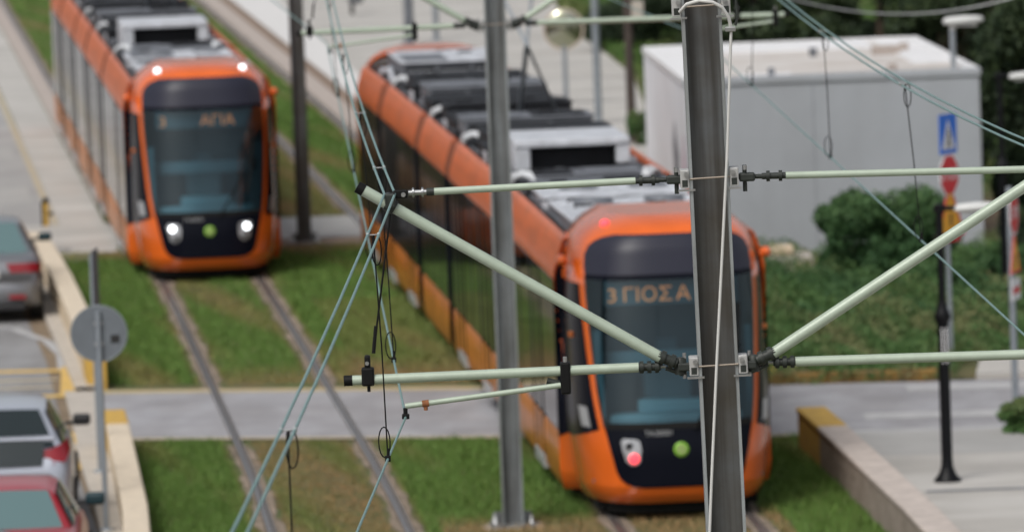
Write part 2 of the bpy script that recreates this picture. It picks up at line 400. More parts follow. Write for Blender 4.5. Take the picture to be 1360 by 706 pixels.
# kerb strip at the foot of the parapet
strip('kerb_strip', 'kerb', lambda Y: -4.50-max(0, Y-80)*.013, -4.2, 20, 92.6, .07, 1.5, thick=.09)
strip('upper_kerb_strip', 'kerb', lambda Y: -4.47-max(0, Y-100)*.014, -4.2, 99.6, 120.5, .07, 1.5, thick=.09)
b = MB(); strip('', 'kerb', -4.62, -4.2, 92.6, 99.6, .02, 1, build=False, b=b); b.build('dropped_kerb', kind='structure')

# ------------------------------------------------------------------ low walls
def lowwall(name, pts, h, wd, top, side, endc, endlen, label, cat='wall'):
    """pts: list of (x, y) of the centre line, near end first"""
    root = empty(name, (pts[0][0], pts[0][1], 0), label=label, cat=cat)
    def seg(a0, a1, hh, mt_s, mt_t, pname, z0=-.02):
        b = MB(); rows = []
        for (x, y) in a0:
            x -= pts[0][0]; y -= pts[0][1]
            rows.append([(x-wd/2, y, z0), (x-wd/2, y, hh), (x+wd/2, y, hh), (x+wd/2, y, z0)])
        b.grid(rows, mt_s, False, True); n = len(rows)
        b.add(rows[0], [(0, 1, 2, 3)], mt_s); b.add(rows[-1], [(3, 2, 1, 0)], mt_s)
        return b.build(pname, None, root)
    def cut(a, b_): return [(C(y)+off(y), y) for y in np.linspace(a, b_, 8)]
    ys = [p[1] for p in pts]
    def off(y): return np.interp(y, ys, [p[0]-C(p[1]) for p in pts])
    ya, yb = ys[0], ys[-1]
    segs = []
    cuts = [(ya, yb, side, top)]
    if endc == 'far': cuts = [(ya, yb-endlen, side, top), (yb-endlen+.003, yb, 'wall_yellow', 'wall_yellow')]
    if endc == 'near': cuts = [(ya, ya+endlen, 'wall_yellow', 'wall_yellow'), (ya+endlen+.003, yb, side, top)]
    if endc == 'both': cuts = [(ya, ya+endlen, 'wall_yellow', 'wall_yellow'), (ya+endlen+.003, yb-endlen, side, top), (yb-endlen+.003, yb, 'wall_yellow', 'wall_yellow')]
    for (a, c, ms, mt_) in cuts:
        painted = ms == 'wall_yellow'
        seg(cut(a, c), 0, h-.05, ms, ms, 'painted_end' if painted else 'wall_body')
        b = MB(); rows = []
        for (x, y) in cut(a, c):
            x -= pts[0][0]; y -= pts[0][1]; e = .02
            rows.append([(x-wd/2-e, y, h-.047), (x-wd/2-e, y, h-.012), (x-wd/2-e+.015, y, h), (x+wd/2+e-.015, y, h), (x+wd/2+e, y, h-.012), (x+wd/2+e, y, h-.047)])
        b.grid(rows, mt_, False, True); b.add(rows[0], [tuple(range(6))], mt_); b.add(rows[-1], [tuple(range(6))[::-1]], mt_)
        b.build('painted_coping' if painted else 'coping', None, root)
    return root
lowwall('parapet', [(C(y)-4.17, y) for y in (30, 60, 79, 92.3)], .5, .24, 'wall_top', 'wall_beige', 'far', 1.7, 'low beige parapet with yellow far end, beside the near grass at the bottom')
lowwall('parapet', [(C(y)-o, y) for y, o in ((99.9, 4.17), (106, 4.22), (113, 4.3), (121, 4.45))], .5, .26, 'wall_top', 'wall_beige', 'near', 1.5, 'low beige parapet running up to the farther tram beside the grey car')
lowwall('retaining_wall', [(C(y)+4.1, y) for y in (30, 60, 79, 89.6)], .5, .32, 'wall_coping', 'wall_stone', 'far', 2.2, 'low stone retaining wall with yellow painted end right of the nearer tram')
lowwall('kerb_wall', [(C(y)+4.45, y) for y in (97.6, 98.2)], .16, .3, 'wall_yellow', 'wall_yellow', None, 0, 'stub of yellow kerb at the corner of the planted bed', 'kerb')
r_ = empty('planter_kerb', (3.5, 97.3, 0), label='worn yellow and brown kerb along the foot of the ground cover', cat='kerb')
for i in range(6):
    b = MB(); x0 = -.2+i*.36; b.box(x0, x0+.355, -.12-i*.03, .08-i*.03, -.01, .15, 'kerb_worn', .015); b.build('kerb_stone', None, r_)

# ------------------------------------------------------------------ grass blades (one uncountable mass)
def n2(x, y, s, k):
    return .5+.25*(np.sin(x*s+k)*np.cos(y*s*.37+k*1.7)+np.sin(x*s*2.3+y*s*.9+k*3.1))
def blades(name, P0, tone, hgt, wid, material, label=None):
    n = len(P0); a = rng.uniform(0, 2*math.pi, n)
    dx = np.cos(a)*wid/2; dy = np.sin(a)*wid/2
    lx = rng.normal(0, .45, n)*hgt; ly = rng.normal(0, .45, n)*hgt
    v = np.empty((n, 3, 3), np.float32)
    v[:, 0] = np.stack([P0[:, 0]-dx, P0[:, 1]-dy, P0[:, 2]], 1); v[:, 1] = np.stack([P0[:, 0]+dx, P0[:, 1]+dy, P0[:, 2]], 1)
    v[:, 2] = np.stack([P0[:, 0]+lx, P0[:, 1]+ly, P0[:, 2]+hgt], 1)
    me = bpy.data.meshes.new(name); me.vertices.add(n*3); me.vertices.foreach_set('co', v.ravel())
    me.loops.add(n*3); me.loops.foreach_set('vertex_index', np.arange(n*3, dtype=np.int32))
    me.polygons.add(n); me.polygons.foreach_set('loop_start', np.arange(0, n*3, 3, dtype=np.int32))
    me.update(); at = me.attributes.new('tone', 'FLOAT', 'POINT'); at.data.foreach_set('value', np.repeat(tone, 3).astype(np.float32))
    me.materials.append(M[material]); me.validate()
    o = bpy.data.objects.new(name, me); COL.objects.link(o); return o
Cv = np.vectorize(C)
pts = []
for (ya, yb, dens) in [(78, 94, 950), (98, 112, 700), (112, 124, 520), (128, 160, 300), (160, 215, 170)]:
    n = int((yb-ya)*8.4*dens); Y = rng.uniform(ya, yb, n); o = rng.uniform(-4.05, 4.2, n); pts.append(np.stack([o, Y], 1))
pts = np.concatenate(pts); o, Y = pts[:, 0], pts[:, 1]
slab = .11
near = np.min(np.abs(o[:, None]-np.array(RAILS)[None]), 1)
keep = near > .115+.07*n2(o*3, Y*2, 3., 1)+rng.uniform(0, .05, len(o))
keep &= ~((Y > 90.7+(4.2-o)*.315*.9) & (Y < 98.0+(4.2-o)*.28) & (Y > 80))
keep &= ~((Y > 122.4) & (Y < 128.4))
keep &= ~((Y > 128) & ((o < -2.55) | (o > 2.75)))
keep &= ~((Y > 96) & (Y < 130) & (o > 3.9))
dry = np.clip((n2(o*1.1, Y*.35, 1.7, 2)-.56)*2.4, 0, 1)*.6+np.where((Y > 97) & (Y < 112) & (o > -.6) & (o < 1.2), .25, 0)
mid = (np.abs(o+1.9) < .68)
dry += np.where(mid & (Y < 93), .30+.5*np.clip(n2(o*2, Y*.5, 2.1, 5), 0, 1), 0)
dry += np.where(mid & (Y > 98) & (Y < 103), np.clip(1-(Y-99)/3.5, 0, 1)*1.0, 0)
dry += np.where((Y > 97) & (Y < 103) & (o > -1) & (o < 1.4), np.clip(1-(Y-98.3)/4.5, 0, 1)*1.1, 0)
dry += np.where((Y < 83.8) & (o > -.8) & (o < 3), .95*np.clip((83.8-Y)/1.0, 0, 1), 0)
dry += np.where((Y > 128) & (np.abs(o) < 1.2), .5, 0)+np.where((Y > 120.8) & (Y < 123), .5, 0)
dry += np.clip((.24-near)*5, 0, .7)
dry = np.clip(dry+rng.normal(0, .06, len(o)), 0, 1)
keep &= rng.random(len(o)) > dry*.35
o, Y, dry = o[keep], Y[keep], dry[keep]
hg = rng.uniform(.045, .10, len(o))*(1-.45*dry)
hg = hg*(.75+.7*np.clip(n2(o*4, Y*2.2, 2.9, 9), 0, 1)); hg = np.where(mid[keep], hg*.7, hg)
P0 = np.stack([Cv(Y)+o, Y, np.zeros(len(o))], 1)
wd = np.where(Y < 100, .014, np.where(Y < 125, .018, .03))
tag(blades('grass', P0, dry, hg, wd, 'grass'), 'short green grass with dry patches filling the tram track beds', 'grass', kind='stuff')

# ------------------------------------------------------------------ leaves
def leaf_mesh(name, cen, size, material, tone=None, parent=None, flat=0.):
    n = len(cen); u = rng.normal(size=(n, 3)); u /= np.linalg.norm(u, axis=1)[:, None]
    w_ = rng.normal(size=(n, 3)); w_ -= u*(w_*u).sum(1)[:, None]; w_ /= np.linalg.norm(w_, axis=1)[:, None]
    sz = size*rng.uniform(.6, 1.3, n)[:, None]
    v = np.empty((n, 4, 3), np.float32)
    v[:, 0] = cen-u*sz; v[:, 1] = cen+w_*sz*.45; v[:, 2] = cen+u*sz; v[:, 3] = cen-w_*sz*.45
    me = bpy.data.meshes.new(name); me.vertices.add(n*4); me.vertices.foreach_set('co', v.ravel())
    me.loops.add(n*4); me.loops.foreach_set('vertex_index', np.arange(n*4, dtype=np.int32))
    me.polygons.add(n); me.polygons.foreach_set('loop_start', np.arange(0, n*4, 4, dtype=np.int32))
    me.update()
    tone = np.zeros(n) if tone is None else tone
    at = me.attributes.new('tone', 'FLOAT', 'POINT'); at.data.foreach_set('value', np.repeat(tone, 4).astype(np.float32))
    me.materials.append(M[material]); me.validate()
    ob = bpy.data.objects.new(name, me); COL.objects.link(ob)
    if parent: ob.parent = parent
    return ob
def cloud(centres, radii, n, hollow=.35):
    """points spread through a set of ellipsoids, denser near their skins"""
    k = len(centres); idx = rng.integers(0, k, n); d = rng.normal(size=(n, 3)); d /= np.linalg.norm(d, axis=1)[:, None]
    r = (hollow+(1-hollow)*rng.random(n)**.6)[:, None]
    return np.array(centres)[idx]+d*r*np.array(radii)[idx]
def shrub(name, label, cat, loc, rx, ry, hz, n, leaf, material, clumps=16, group=None, tonef=None, stems=5):
    root = empty(name, loc, label=label, cat=cat, group=group)
    cs = []; rs = []
    for i in range(clumps):
        a = random.uniform(0, 2*math.pi); q = random.uniform(.15, .78)
        z = hz*random.uniform(.18, .80)
        cs.append((math.cos(a)*rx*q, math.sin(a)*ry*q, z)); s_ = random.uniform(.13, .30) if clumps > 20 else random.uniform(.24, .42)
        rs.append((rx*s_, ry*s_, hz*s_*.75))
    pts_ = cloud(cs, rs, n); pts_[:, 2] = np.clip(pts_[:, 2], .02, hz*1.3)
    t = np.clip((pts_[:, 2]/hz-.55)*.9+rng.normal(0, .15, n), 0, .7)  # third, paler colour grows towards the top of the crown
    leaf_mesh('crown', pts_, leaf, material, t, root)
    b = MB()
    for i in range(stems):
        c = cs[i % clumps]; b.tube([(c[0]*.1, c[1]*.1, 0), (c[0]*.5, c[1]*.5, c[2]*.5), c], .02, 6, 'bark', rs=[.03, .02, .008])
    b.build('stem', None, root)
    return root
def tree(name, label, loc, hgt, rx, n, leaf, material, group=None, base=.25):
    root = empty(name, loc, label=label, cat='tree', group=group)
    b = MB(); b.tube([(0, 0, -.05), (.05, .02, hgt*.3), (-.05, .05, hgt*.6), (.02, 0, hgt*.9)], .1, 10, 'bark', rs=[hgt*.03, hgt*.022, hgt*.014, .02])
    cs = []; rs = []
    for i in range(22):
        a = random.uniform(0, 2*math.pi); z = random.uniform(base, .95); q = (1-abs(z-.5)*.9)*random.uniform(.3, .85)
        c = (math.cos(a)*rx*q, math.sin(a)*rx*q, hgt*z); cs.append(c); s_ = random.uniform(.25, .42); rs.append((rx*s_, rx*s_, hgt*s_*.3))
        if i < 9: b.tube([(0, 0, c[2]*.6), (c[0]*.5, c[1]*.5, c[2]*.85), c], .02, 6, 'bark', rs=[hgt*.01, hgt*.007, .01])
    b.build('trunk', None, root)
    p = cloud(cs, rs, n, .2); t = np.clip(rng.normal(.1, .15, n)+(p[:, 2]/hgt-.6)*.4, 0, .8)  # tone rises with height, so upper leaves are paler
    leaf_mesh('crown', p, leaf, material, t, root)
    return root

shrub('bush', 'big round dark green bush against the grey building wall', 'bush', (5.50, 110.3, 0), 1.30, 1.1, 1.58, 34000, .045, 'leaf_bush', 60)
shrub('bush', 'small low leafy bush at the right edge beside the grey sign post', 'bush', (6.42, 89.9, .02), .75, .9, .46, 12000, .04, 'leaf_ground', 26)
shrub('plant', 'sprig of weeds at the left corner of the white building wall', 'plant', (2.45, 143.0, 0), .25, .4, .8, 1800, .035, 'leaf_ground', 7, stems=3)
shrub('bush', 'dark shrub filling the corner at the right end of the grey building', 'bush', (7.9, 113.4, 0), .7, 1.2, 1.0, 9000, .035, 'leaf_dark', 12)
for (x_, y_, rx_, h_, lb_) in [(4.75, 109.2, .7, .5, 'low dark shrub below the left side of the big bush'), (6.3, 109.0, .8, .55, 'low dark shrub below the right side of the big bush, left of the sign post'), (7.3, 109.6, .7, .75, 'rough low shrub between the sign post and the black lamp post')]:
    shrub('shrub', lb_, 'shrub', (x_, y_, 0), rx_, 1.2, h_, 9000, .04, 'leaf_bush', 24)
n = 26000; gx = rng.uniform(2.9, 8.4, n); gy = 103.5+rng.random(n)*10; k = (gx > Cv(gy)+4.3) & (n2(gx*2.2, gy, 1.5, 8) > .42); gx, gy = gx[k], gy[k]
tag(leaf_mesh('undergrowth', np.stack([gx, gy, rng.random(len(gx))*(.2+.3*n2(gx*3, gy*2, 1.2, 3))], 1), .04, 'leaf_bush', np.clip(rng.normal(.1, .2, len(gx)), 0, .8)), 'darker rough weeds around the foot of the big bush', 'weeds', kind='stuff')
# ground cover in front of the building
n = 105000
gx = rng.uniform(2.9, 8.6, n); gy = rng.uniform(96.95, 115.6, n)
right = 5.7+(gy-97)*.2+.15*np.sin(gy*2.1)
k = (gx > Cv(gy)+4.3) & ~((gy < 99.8) & (gx > right)) & (gx < 8.6)
hh = .09+.42*n2(gx*1.5, gy, 2.3, 4)**2+np.where(gy > 103, .1, 0)
den = n2(gx*2, gy*.8, 1.9, 7)
k &= (rng.random(n) < .55+den*.6)
gx, gy, hh, den = gx[k], gy[k], hh[k], den[k]
gz = hh*rng.random(len(gx))**.6
tn = np.clip((1-den-.45)*1.6+rng.normal(0, .12, len(gx))+np.where((gy > 101.5) & (gy < 103.5) & (gx > 4.9), .4, 0), 0, .9)
tag(leaf_mesh('ground_cover', np.stack([gx, gy, gz], 1), .032, 'leaf_ground', tn), 'low green creeping ground cover between the building and the kerb', 'ground cover', kind='stuff')
sheet('planted_bed', 'soil_green', [(C(97.4)+4.25, 97.4), (5.93, 97.1), (6.3, 99.7), (40, 99.5), (40, 118), (C(118)+4.25, 118), (C(108)+4.25, 108)], .004)
# grass slope beyond the pale pavement
slope_poly = [(1.0, 250), (1.2, 215)]+gb+[(3.0, 127), (40, 127), (60, 330), (1.0, 330)]
sheet('grass_verge', 'soil_green', slope_poly, .003)
n = 60000; gy = rng.uniform(128, 215, n)
xb = np.interp(gy, [127, 146, 155, 166, 178, 187, 200, 250], [2.9, 2.85, 2.9, 2.85, 2.15, 1.6, 1.36, 1.0])
gx = xb+rng.random(n)**1.3*9+.05
k = ~((gx > 2.2) & (gx < 7.5) & (gy < 126)); gx, gy = gx[k], gy[k]
tn = np.clip(n2(gx, gy*.3, 1.1, 3)*.6-.1+rng.normal(0, .1, len(gx)), 0, .8)
tag(leaf_mesh('verge_weeds', np.stack([gx, gy, rng.random(len(gx))*.25], 1), .075, 'leaf_slope', tn), 'rough weeds and grass on the verge beyond the curved pale pavement', 'weeds', kind='stuff')
TL = [('dark shrubby tree just behind the rear edge of the building roof, left half', 3.6, 131, 2.9, 1.3), ('dark shrubby tree just behind the rear edge of the building roof, middle', 5.6, 133, 3.3, 1.4), ('dark shrubby tree just behind the rear edge of the building roof, right end', 7.6, 131, 3.4, 1.3),
      ('dark bushy tree directly behind the near mast at the top', 3.2, 176, 4.2, 2.1), ('dark green tree behind the left half of the building roof', 5.6, 168, 4.6, 2.0),
      ('very dark tree behind the middle of the building roof', 8.0, 160, 4.8, 2.0), ('dark tree behind the white lamp head over the roof corner', 9.0, 147, 5.2, 1.9),
      ('wide dark tree filling the top right corner of the view', 9.0, 127, 5.6, 1.35), ('dark evergreen tree right of the building, behind the black lamp post', 8.45, 119, 4.4, 1.0),
      ('distant dark tree above the grassy verge left of the near mast', 5.0, 205, 4.5, 2.6)]
for (lb, X_, Y_, h_, r__) in TL:
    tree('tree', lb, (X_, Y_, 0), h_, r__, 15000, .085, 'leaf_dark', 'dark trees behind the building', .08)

# ------------------------------------------------------------------ building
br = empty('kiosk_building', (5.0, 116.0, 0), rz=R(2.8), label='flat roofed low building with grey front wall and white side wall', cat='building')
W0, W1, D1, HB = -2.22, 2.32, 9.4, 2.88
b = MB(); b.box(W0, W1, 0, .18, -.02, HB-.12, 'build_grey'); b.build('front_wall', None, br)
b = MB(); b.box(W0-.004, W0+.18, .181, D1, -.02, HB-.12, 'build_white'); b.box(W0-.012, W0-.003, 0.0, .1801, -.02, HB-.12, 'build_white'); b.build('side_wall', None, br)
b = MB(); b.box(W1-.18, W1, .181, D1, -.02, HB-.12, 'build_grey'); b.box(W0+.181, W1-.181, D1-.18, D1, -.02, HB-.12, 'build_grey'); b.build('rear_wall', None, br)
b = MB()
b.box(W0-.03, W1+.03, -.03, .17, HB-.118, HB, 'build_grey', .01); b.box(W0-.03, W0+.17, .173, D1, HB-.118, HB, 'roof_white', .01)
b.box(W1-.17, W1+.03, .173, D1, HB-.118, HB, 'roof_white', .01); b.box(W0+.173, W1-.173, D1-.2, D1+.03, HB-.118, HB, 'roof_white', .01); b.build('parapet_cap', None, br)
b = MB(); b.box(W0+.172, W1-.172, .172, D1-.205, HB-.3, HB-.05, 'roof_sheet')
b.box(W0+.175, W1-.9, D1-2.2, D1-.21, HB-.049, HB-.02, 'roof_white'); b.box(W0+.175, W0+.7, 1.2, D1-2.21, HB-.0492, HB-.03, 'roof_white')
b.box(W1-.75, W1-.175, 2.4, D1-.3, HB-.0492, HB-.03, 'roof_white'); b.box(W0+.9, W0+1.7, .25, 1.0, HB-.0492, HB-.02, 'roof_white'); b.build('roof', None, br)
b = MB()
for (x0, w_, y0, d_) in [(1.2, .45, 5.2, .3), (1.7, .15, 5.9, .1), (.2, .12, 5.5, .12), (-.9, .1, .5, .1), (.95, .14, .3, .14)]:
    b = MB(); b.box(x0, x0+w_, y0, y0+d_, HB-.05, HB+.09, 'pink_paving' if w_ > .12 else 'unit_mid', .01); b.build('roof_debris', None, br); b = MB()
b = MB()
for i in range(1): b.box(W0+1.95, W0+1.956, -.006, .001, .05, HB-.15, 'unit_mid')
b.build('panel_joint', None, br)
b = MB()
for j, (y0, y1, z0, z1, mt_) in enumerate([(2.2, 3.1, .9, 2.0, 'graffiti_grey'), (1.9, 2.6, 1.3, 1.7, 'graffiti_grey'), (.55, 1.1, .7, 1.9, 'graffiti_pink'), (.3, .6, 1.2, 1.5, 'graffiti_pink')]):
    cy, cz = (y0+y1)/2, (z0+z1)/2; n_ = 18
    ring = [(W0-.009-.0012*j, cy+(y1-y0)/2*math.cos(t)*(1+.2*math.sin(3*t+j)), cz+(z1-z0)/2*math.sin(t)*(1+.15*math.cos(4*t))) for t in [2*math.pi*i/n_ for i in range(n_)]]
    b = MB(); b.add(ring, [tuple(range(n_))], mt_); b.build('graffiti', None, br)
b = MB(); b.box(-.32, .32, -.6, .6, 0, .30, 'concrete', .02); b.box(-.3, .05, -.1, .58, .301, .42, 'wall_beige', .02)
tag(b.build('concrete_block', loc=(4.22, 113.6, 0)), 'pale concrete block step at the foot of the grey wall beside the nearer tram', 'block')
# roof lamp
def lamp_head(root, x0, z, s=1., dirx=1):
    b = MB(); rows = []
    for t in [0, .06, .2, .5, .8, .95, 1.0]:
        wv = .085*(math.sin(math.pi*min(1, .18+t*.75)))**.6*(1 if 0 < t < 1 else .55); hv = .06*(.55+.5*math.sin(math.pi*(t*.8+.15)))*(1 if 0 < t < 1 else .5)
        rows.append([(x0+dirx*t*.5*s, wv*math.cos(a)*s, z+.02*t+hv*math.sin(a)*s*(1.1 if math.sin(a) > 0 else .6)) for a in [2*math.pi*i/12 for i in range(12)]])
    b.grid(rows, 'lamp_white', True, True); b.add(rows[0], [tuple(range(12))], 'lamp_white'); b.add(rows[-1], [tuple(range(12))], 'lamp_white')
    b.build('lamp_head', None, root)
    b = MB(); b.box(min(x0+dirx*.08*s, x0+dirx*.42*s), max(x0+dirx*.08*s, x0+dirx*.42*s), -.05*s, .05*s, z-.052*s, z-.03*s, 'clamp_white', .004); b.build('lens', None, root)
t = empty('roof_lamp', (6.98, 117.0, HB-.05), label='white lamp head on a short pale pole on the building roof', cat='lamp')
tube('pole', 'post_grey', t, [(0, 0, 0), (0, 0, .62)], .045, 12); tube('bracket', 'clamp_white', t, [(0, 0, .6), (.02, 0, .7)], .05, 10)
lamp_head(t, -.14, .72, 1.25, 1)

# ------------------------------------------------------------------ lamp posts (black)
def lamp_post(loc, label, hgt, headdx=.14, group='black lamp posts on the right'):
    t = empty('lamp_post', loc, label=label, cat='street lamp', group=group)
    b = MB(); b.lathe([(.16, 0), (.15, .03), (.10, .09), (.07, .17), (.064, .26), (.064, 1.75), (.07, 1.8)], (0, 0, 0), n=16, mt='post_black'); b.build('base', None, t)
    b = MB(); b.lathe([(.065, 1.8), (.085, 1.83), (.095, 1.88), (.08, 1.93), (.06, 1.97), (.045, 2.05)], (0, 0, 0), n=16, mt='post_black'); b.build('collar', None, t)
    tube('pole', 'post_black', t, [(0, 0, 2.0), (0, 0, hgt)], .04, 12)
    b = MB(); b.tube([(-.07, 0, hgt), (headdx+.08, 0, hgt)], .028, 10, 'post_black'); b.lathe([(.06, hgt-.05), (.06, hgt+.05)], (0, 0, 0), n=12, mt='post_black'); b.build('arm', None, t)
    lamp_head(t, headdx+.03, hgt-.02)
    return t
lp = lamp_post((4.845, 84.8, .1), 'black lamp post with flared foot standing on the pale pavement', 3.10)
b = MB(); b.add([(-.02, -.0665, 1.35), (.045, -.0525, 1.35), (.045, -.0525, 1.75), (-.02, -.0665, 1.75)], [(0, 1, 2, 3)], 'sign_white'); b.build('sticker', None, lp)
lamp_post((7.13, 108.5, 0), 'black lamp post farther back, in front of the dark evergreens', 3.2, .1)

# ------------------------------------------------------------------ signs
def text_mesh(body, size, mt, parent, name, M4, ext=.004, align='CENTER'):
    cu = bpy.data.curves.new(name, 'FONT'); cu.body = body; cu.size = size; cu.extrude = ext; cu.align_x = align; cu.align_y = 'CENTER'
    tmp = bpy.data.objects.new('tmp', cu); COL.objects.link(tmp); bpy.context.view_layer.update()
    me = bpy.data.meshes.new_from_object(tmp.evaluated_get(bpy.context.evaluated_depsgraph_get()))
    bpy.data.objects.remove(tmp); me.materials.clear(); me.materials.append(M[mt])
    o = bpy.data.objects.new(name, me); COL.objects.link(o); o.parent = parent; o.matrix_local = M4; return o
UP = Matrix.Rotation(R(90), 4, 'X')          # text plane -> facing -Y
def disc(b, r, n, z, y0, y1, mt, rot=0., cx=0.):
    ring = [(cx+r*math.cos(2*math.pi*i/n+rot), z+r*math.sin(2*math.pi*i/n+rot)) for i in range(n)]
    vs = [(x, y0, q) for x, q in ring]+[(x, y1, q) for x, q in ring]
    b.add(vs, [tuple(range(n)), tuple(range(n, 2*n))[::-1]]+[(i, (i+1) % n, n+(i+1) % n, n+i) for i in range(n)], mt)
def poly_plate(b, pts_, y0, y1, mt):
    n = len(pts_); vs = [(x, y0, z) for x, z in pts_]+[(x, y1, z) for x, z in pts_]
    b.add(vs, [tuple(range(n)), tuple(range(n, 2*n))[::-1]]+[(i, (i+1) % n, n+(i+1) % n, n+i) for i in range(n)], mt)
def stop_part(root, z, r=.31, dx=0):
    b = MB(); disc(b, r, 8, z, -.055, -.045, 'sign_white', R(22.5), dx); disc(b, r*.9, 8, z, -.058, -.0555, 'sign_red', R(22.5), dx); o = b.build('stop_plate', None, root)
    text_mesh('STOP', r*.72, 'sign_white', o, 'stop_lettering', Matrix.Translation((dx, -.0605, z)) @ UP, .001); return o
def tri_part(root, z, s=.34, dx=0):
    def tri(q): return [(dx-q, z-q*.58), (dx+q, z-q*.58), (dx, z+q*1.15)]
    b = MB(); poly_plate(b, tri(s), -.055, -.045, 'sign_red'); poly_plate(b, tri(s*.80), -.058, -.0555, 'sign_yellow'); poly_plate(b, [(dx-.03, z-.1), (dx+.03, z-.1), (dx+.03, z+.06), (dx-.03, z+.06)], -.060, -.0585, 'sign_black'); return b.build('warning_plate', None, root)
t = empty('sign_post', (5.74, 98.7, 0), rz=R(60), label='grey post with blue crossing sign, red STOP sign and yellow warning triangle', cat='traffic sign')
tube('post', 'post_grey', t, [(0, 0, 0), (0, 0, 3.3)], .032, 12)
b = MB(); poly_plate(b, [(-.25, 2.82), (.25, 2.82), (.25, 3.34), (-.25, 3.34)], -.055, -.045, 'sign_blue'); poly_plate(b, [(-.19, 2.88), (.19, 2.88), (0, 3.27)], -.058, -.0555, 'sign_white')
b.tube([(0, -.0605, 3.1), (.0, -.0605, 3.0)], .018, 6, 'sign_black'); b.tube([(0, -.0605, 3.0), (-.05, -.0605, 2.91)], .012, 6, 'sign_black'); b.tube([(0, -.0605, 3.0), (.05, -.0605, 2.91)], .012, 6, 'sign_black'); disc(b, .022, 10, 3.13, -.064, -.059, 'sign_black'); b.build('crossing_plate', None, t)
stop_part(t, 2.54, .30); tri_part(t, 1.97, .42)
b = MB(); poly_plate(b, [(-.26, 1.66), (.26, 1.66), (.26, 1.74), (-.26, 1.74)], -.055, -.045, 'sign_red'); b.build('supplementary_plate', None, t)
for z in (2.5, 3.08, 1.9):
    b = MB(); b.lathe([(.04, z-.02), (.04, z+.02)], (0, 0, 0), n=10, mt='clamp_steel'); b.box(-.02, .02, -.045, 0, z-.015, z+.015, 'clamp_steel'); b.build('clamp', None, t)
t = empty('sign_post', (6.22, 93.5, .0), rz=R(74), label='grey post at the right edge carrying signs seen almost edge on', cat='traffic sign')
tube('post', 'post_grey', t, [(0, 0, 0), (0, 0, 2.75)], .042, 12)
stop_part(t, 2.42, .29, -.0); tri_part(t, 1.85, .3)
b = MB(); poly_plate(b, [(-.24, 1.34), (.24, 1.34), (.24, 1.6), (-.24, 1.6)], -.055, -.045, 'sign_white'); poly_plate(b, [(-.2, 1.42), (.2, 1.42), (.2, 1.5), (-.2, 1.5)], -.058, -.0555, 'sign_red'); b.build('supplementary_plate', None, t)
# round sign seen from behind, on the left
p_ = P(131, 443, 83.3)
t = empty('round_sign', (p_.x, 83.3, .07), label='round traffic sign seen from its grey back beside the beige parapet', cat='traffic sign')
zc = p_.z-.07
b = MB(); disc(b, .312, 40, zc, .03, .036, 'sign_back'); b.build('sign_plate', None, t)
b = MB()
ring = [(.312*math.cos(a), .033, zc+.312*math.sin(a)) for a in [2*math.pi*i/40 for i in range(41)]]
b.tube(ring, .007, 6, 'post_grey'); b.build('rim', None, t)
tube('post', 'post_grey', t, [(0, 0, 0), (0, 0, zc+.25)], .03, 12)
b = MB(); b.box(-.05, .05, .005, .031, zc+.1, zc+.13, 'clamp_steel'); b.box(-.05, .05, .005, .031, zc-.13, zc-.1, 'clamp_steel'); b.build('clamp', None, t)
b = MB(); poly_plate(b, [(.13, zc-.11), (.23, zc-.11), (.23, zc-.02), (.13, zc-.02)], .0265, .0295, 'sign_black'); b.build('sticker', None, t)
b = MB(); b.lathe([(.09, 0), (.09, .02), (.04, .03)], (0, 0, 0), n=12, mt='post_grey'); b.build('base_plate', None, t)
g_ = G(133, 626, .07)
t = empty('sign_post', (g_[0], g_[1], .07), rz=R(86), label='slim dark post with a narrow plate seen edge on, behind the round sign', cat='traffic sign')
tube('post', 'post_grey', t, [(0, 0, 0), (0, 0, 2.6)], .026, 12)
b = MB(); poly_plate(b, [(-.28, 1.95), (.28, 1.95), (.28, 2.66), (-.28, 2.66)], -.045, -.036, 'sign_back'); b.build('sign_plate', None, t)
b = MB(); b.lathe([(.08, 0), (.08, .02), (.03, .03)], (0, 0, 0), n=12, mt='post_grey'); b.build('base_plate', None, t)
# yellow and black bollard at the parapet end
g_ = G(62, 300, .45)
t = empty('bollard', (g_[0], g_[1], .45), label='yellow and black marker post on the far end of the beige parapet', cat='bollard')
tube('post', 'wall_yellow', t, [(0, 0, 0), (0, 0, .38)], .045, 12); tube('cap', 'post_black', t, [(0, 0, .38), (0, 0, .46)], .05, 12)
b = MB(); b.tube([(-.06, -.01, .0), (-.06, -.01, .4)], .022, 8, 'post_black'); b.tube([(.05, -.04, .2), (.11, -.05, .2)], .03, 8, 'post_black'); b.build('bracket', None, t)
# convex mirror
t = empty('traffic_mirror', (1.25, 156, 0), label='round convex traffic mirror on a grey post on the pale pavement', cat='mirror')
tube('post', 'post_grey', t, [(0, 0, 0), (0, 0, 1.25)], .05, 12)
b = MB(); rows = []
for rr, yy in [(0.001, -.09), (.12, -.085), (.24, -.07), (.34, -.045), (.40, -.01)]:
    rows.append([(rr*math.cos(a), yy, 1.58+rr*math.sin(a)) for a in [2*math.pi*i/28 for i in range(28)]])
b.grid(rows, 'mirror_face', True, True); b.build('mirror_face', None, t)
b = MB(); b.tube([(.41*math.cos(a), -.005, 1.58+.41*math.sin(a)) for a in [2*math.pi*i/28 for i in range(29)]], .022, 8, 'mirror_rim'); disc(b, .40, 28, 1.58, 0, .01, 'sign_back'); b.build('rim', None, t)
b = MB(); b.box(-.08, .08, -.02, .06, 1.15, 1.3, 'post_grey', .01); b.build('bracket', None, t)
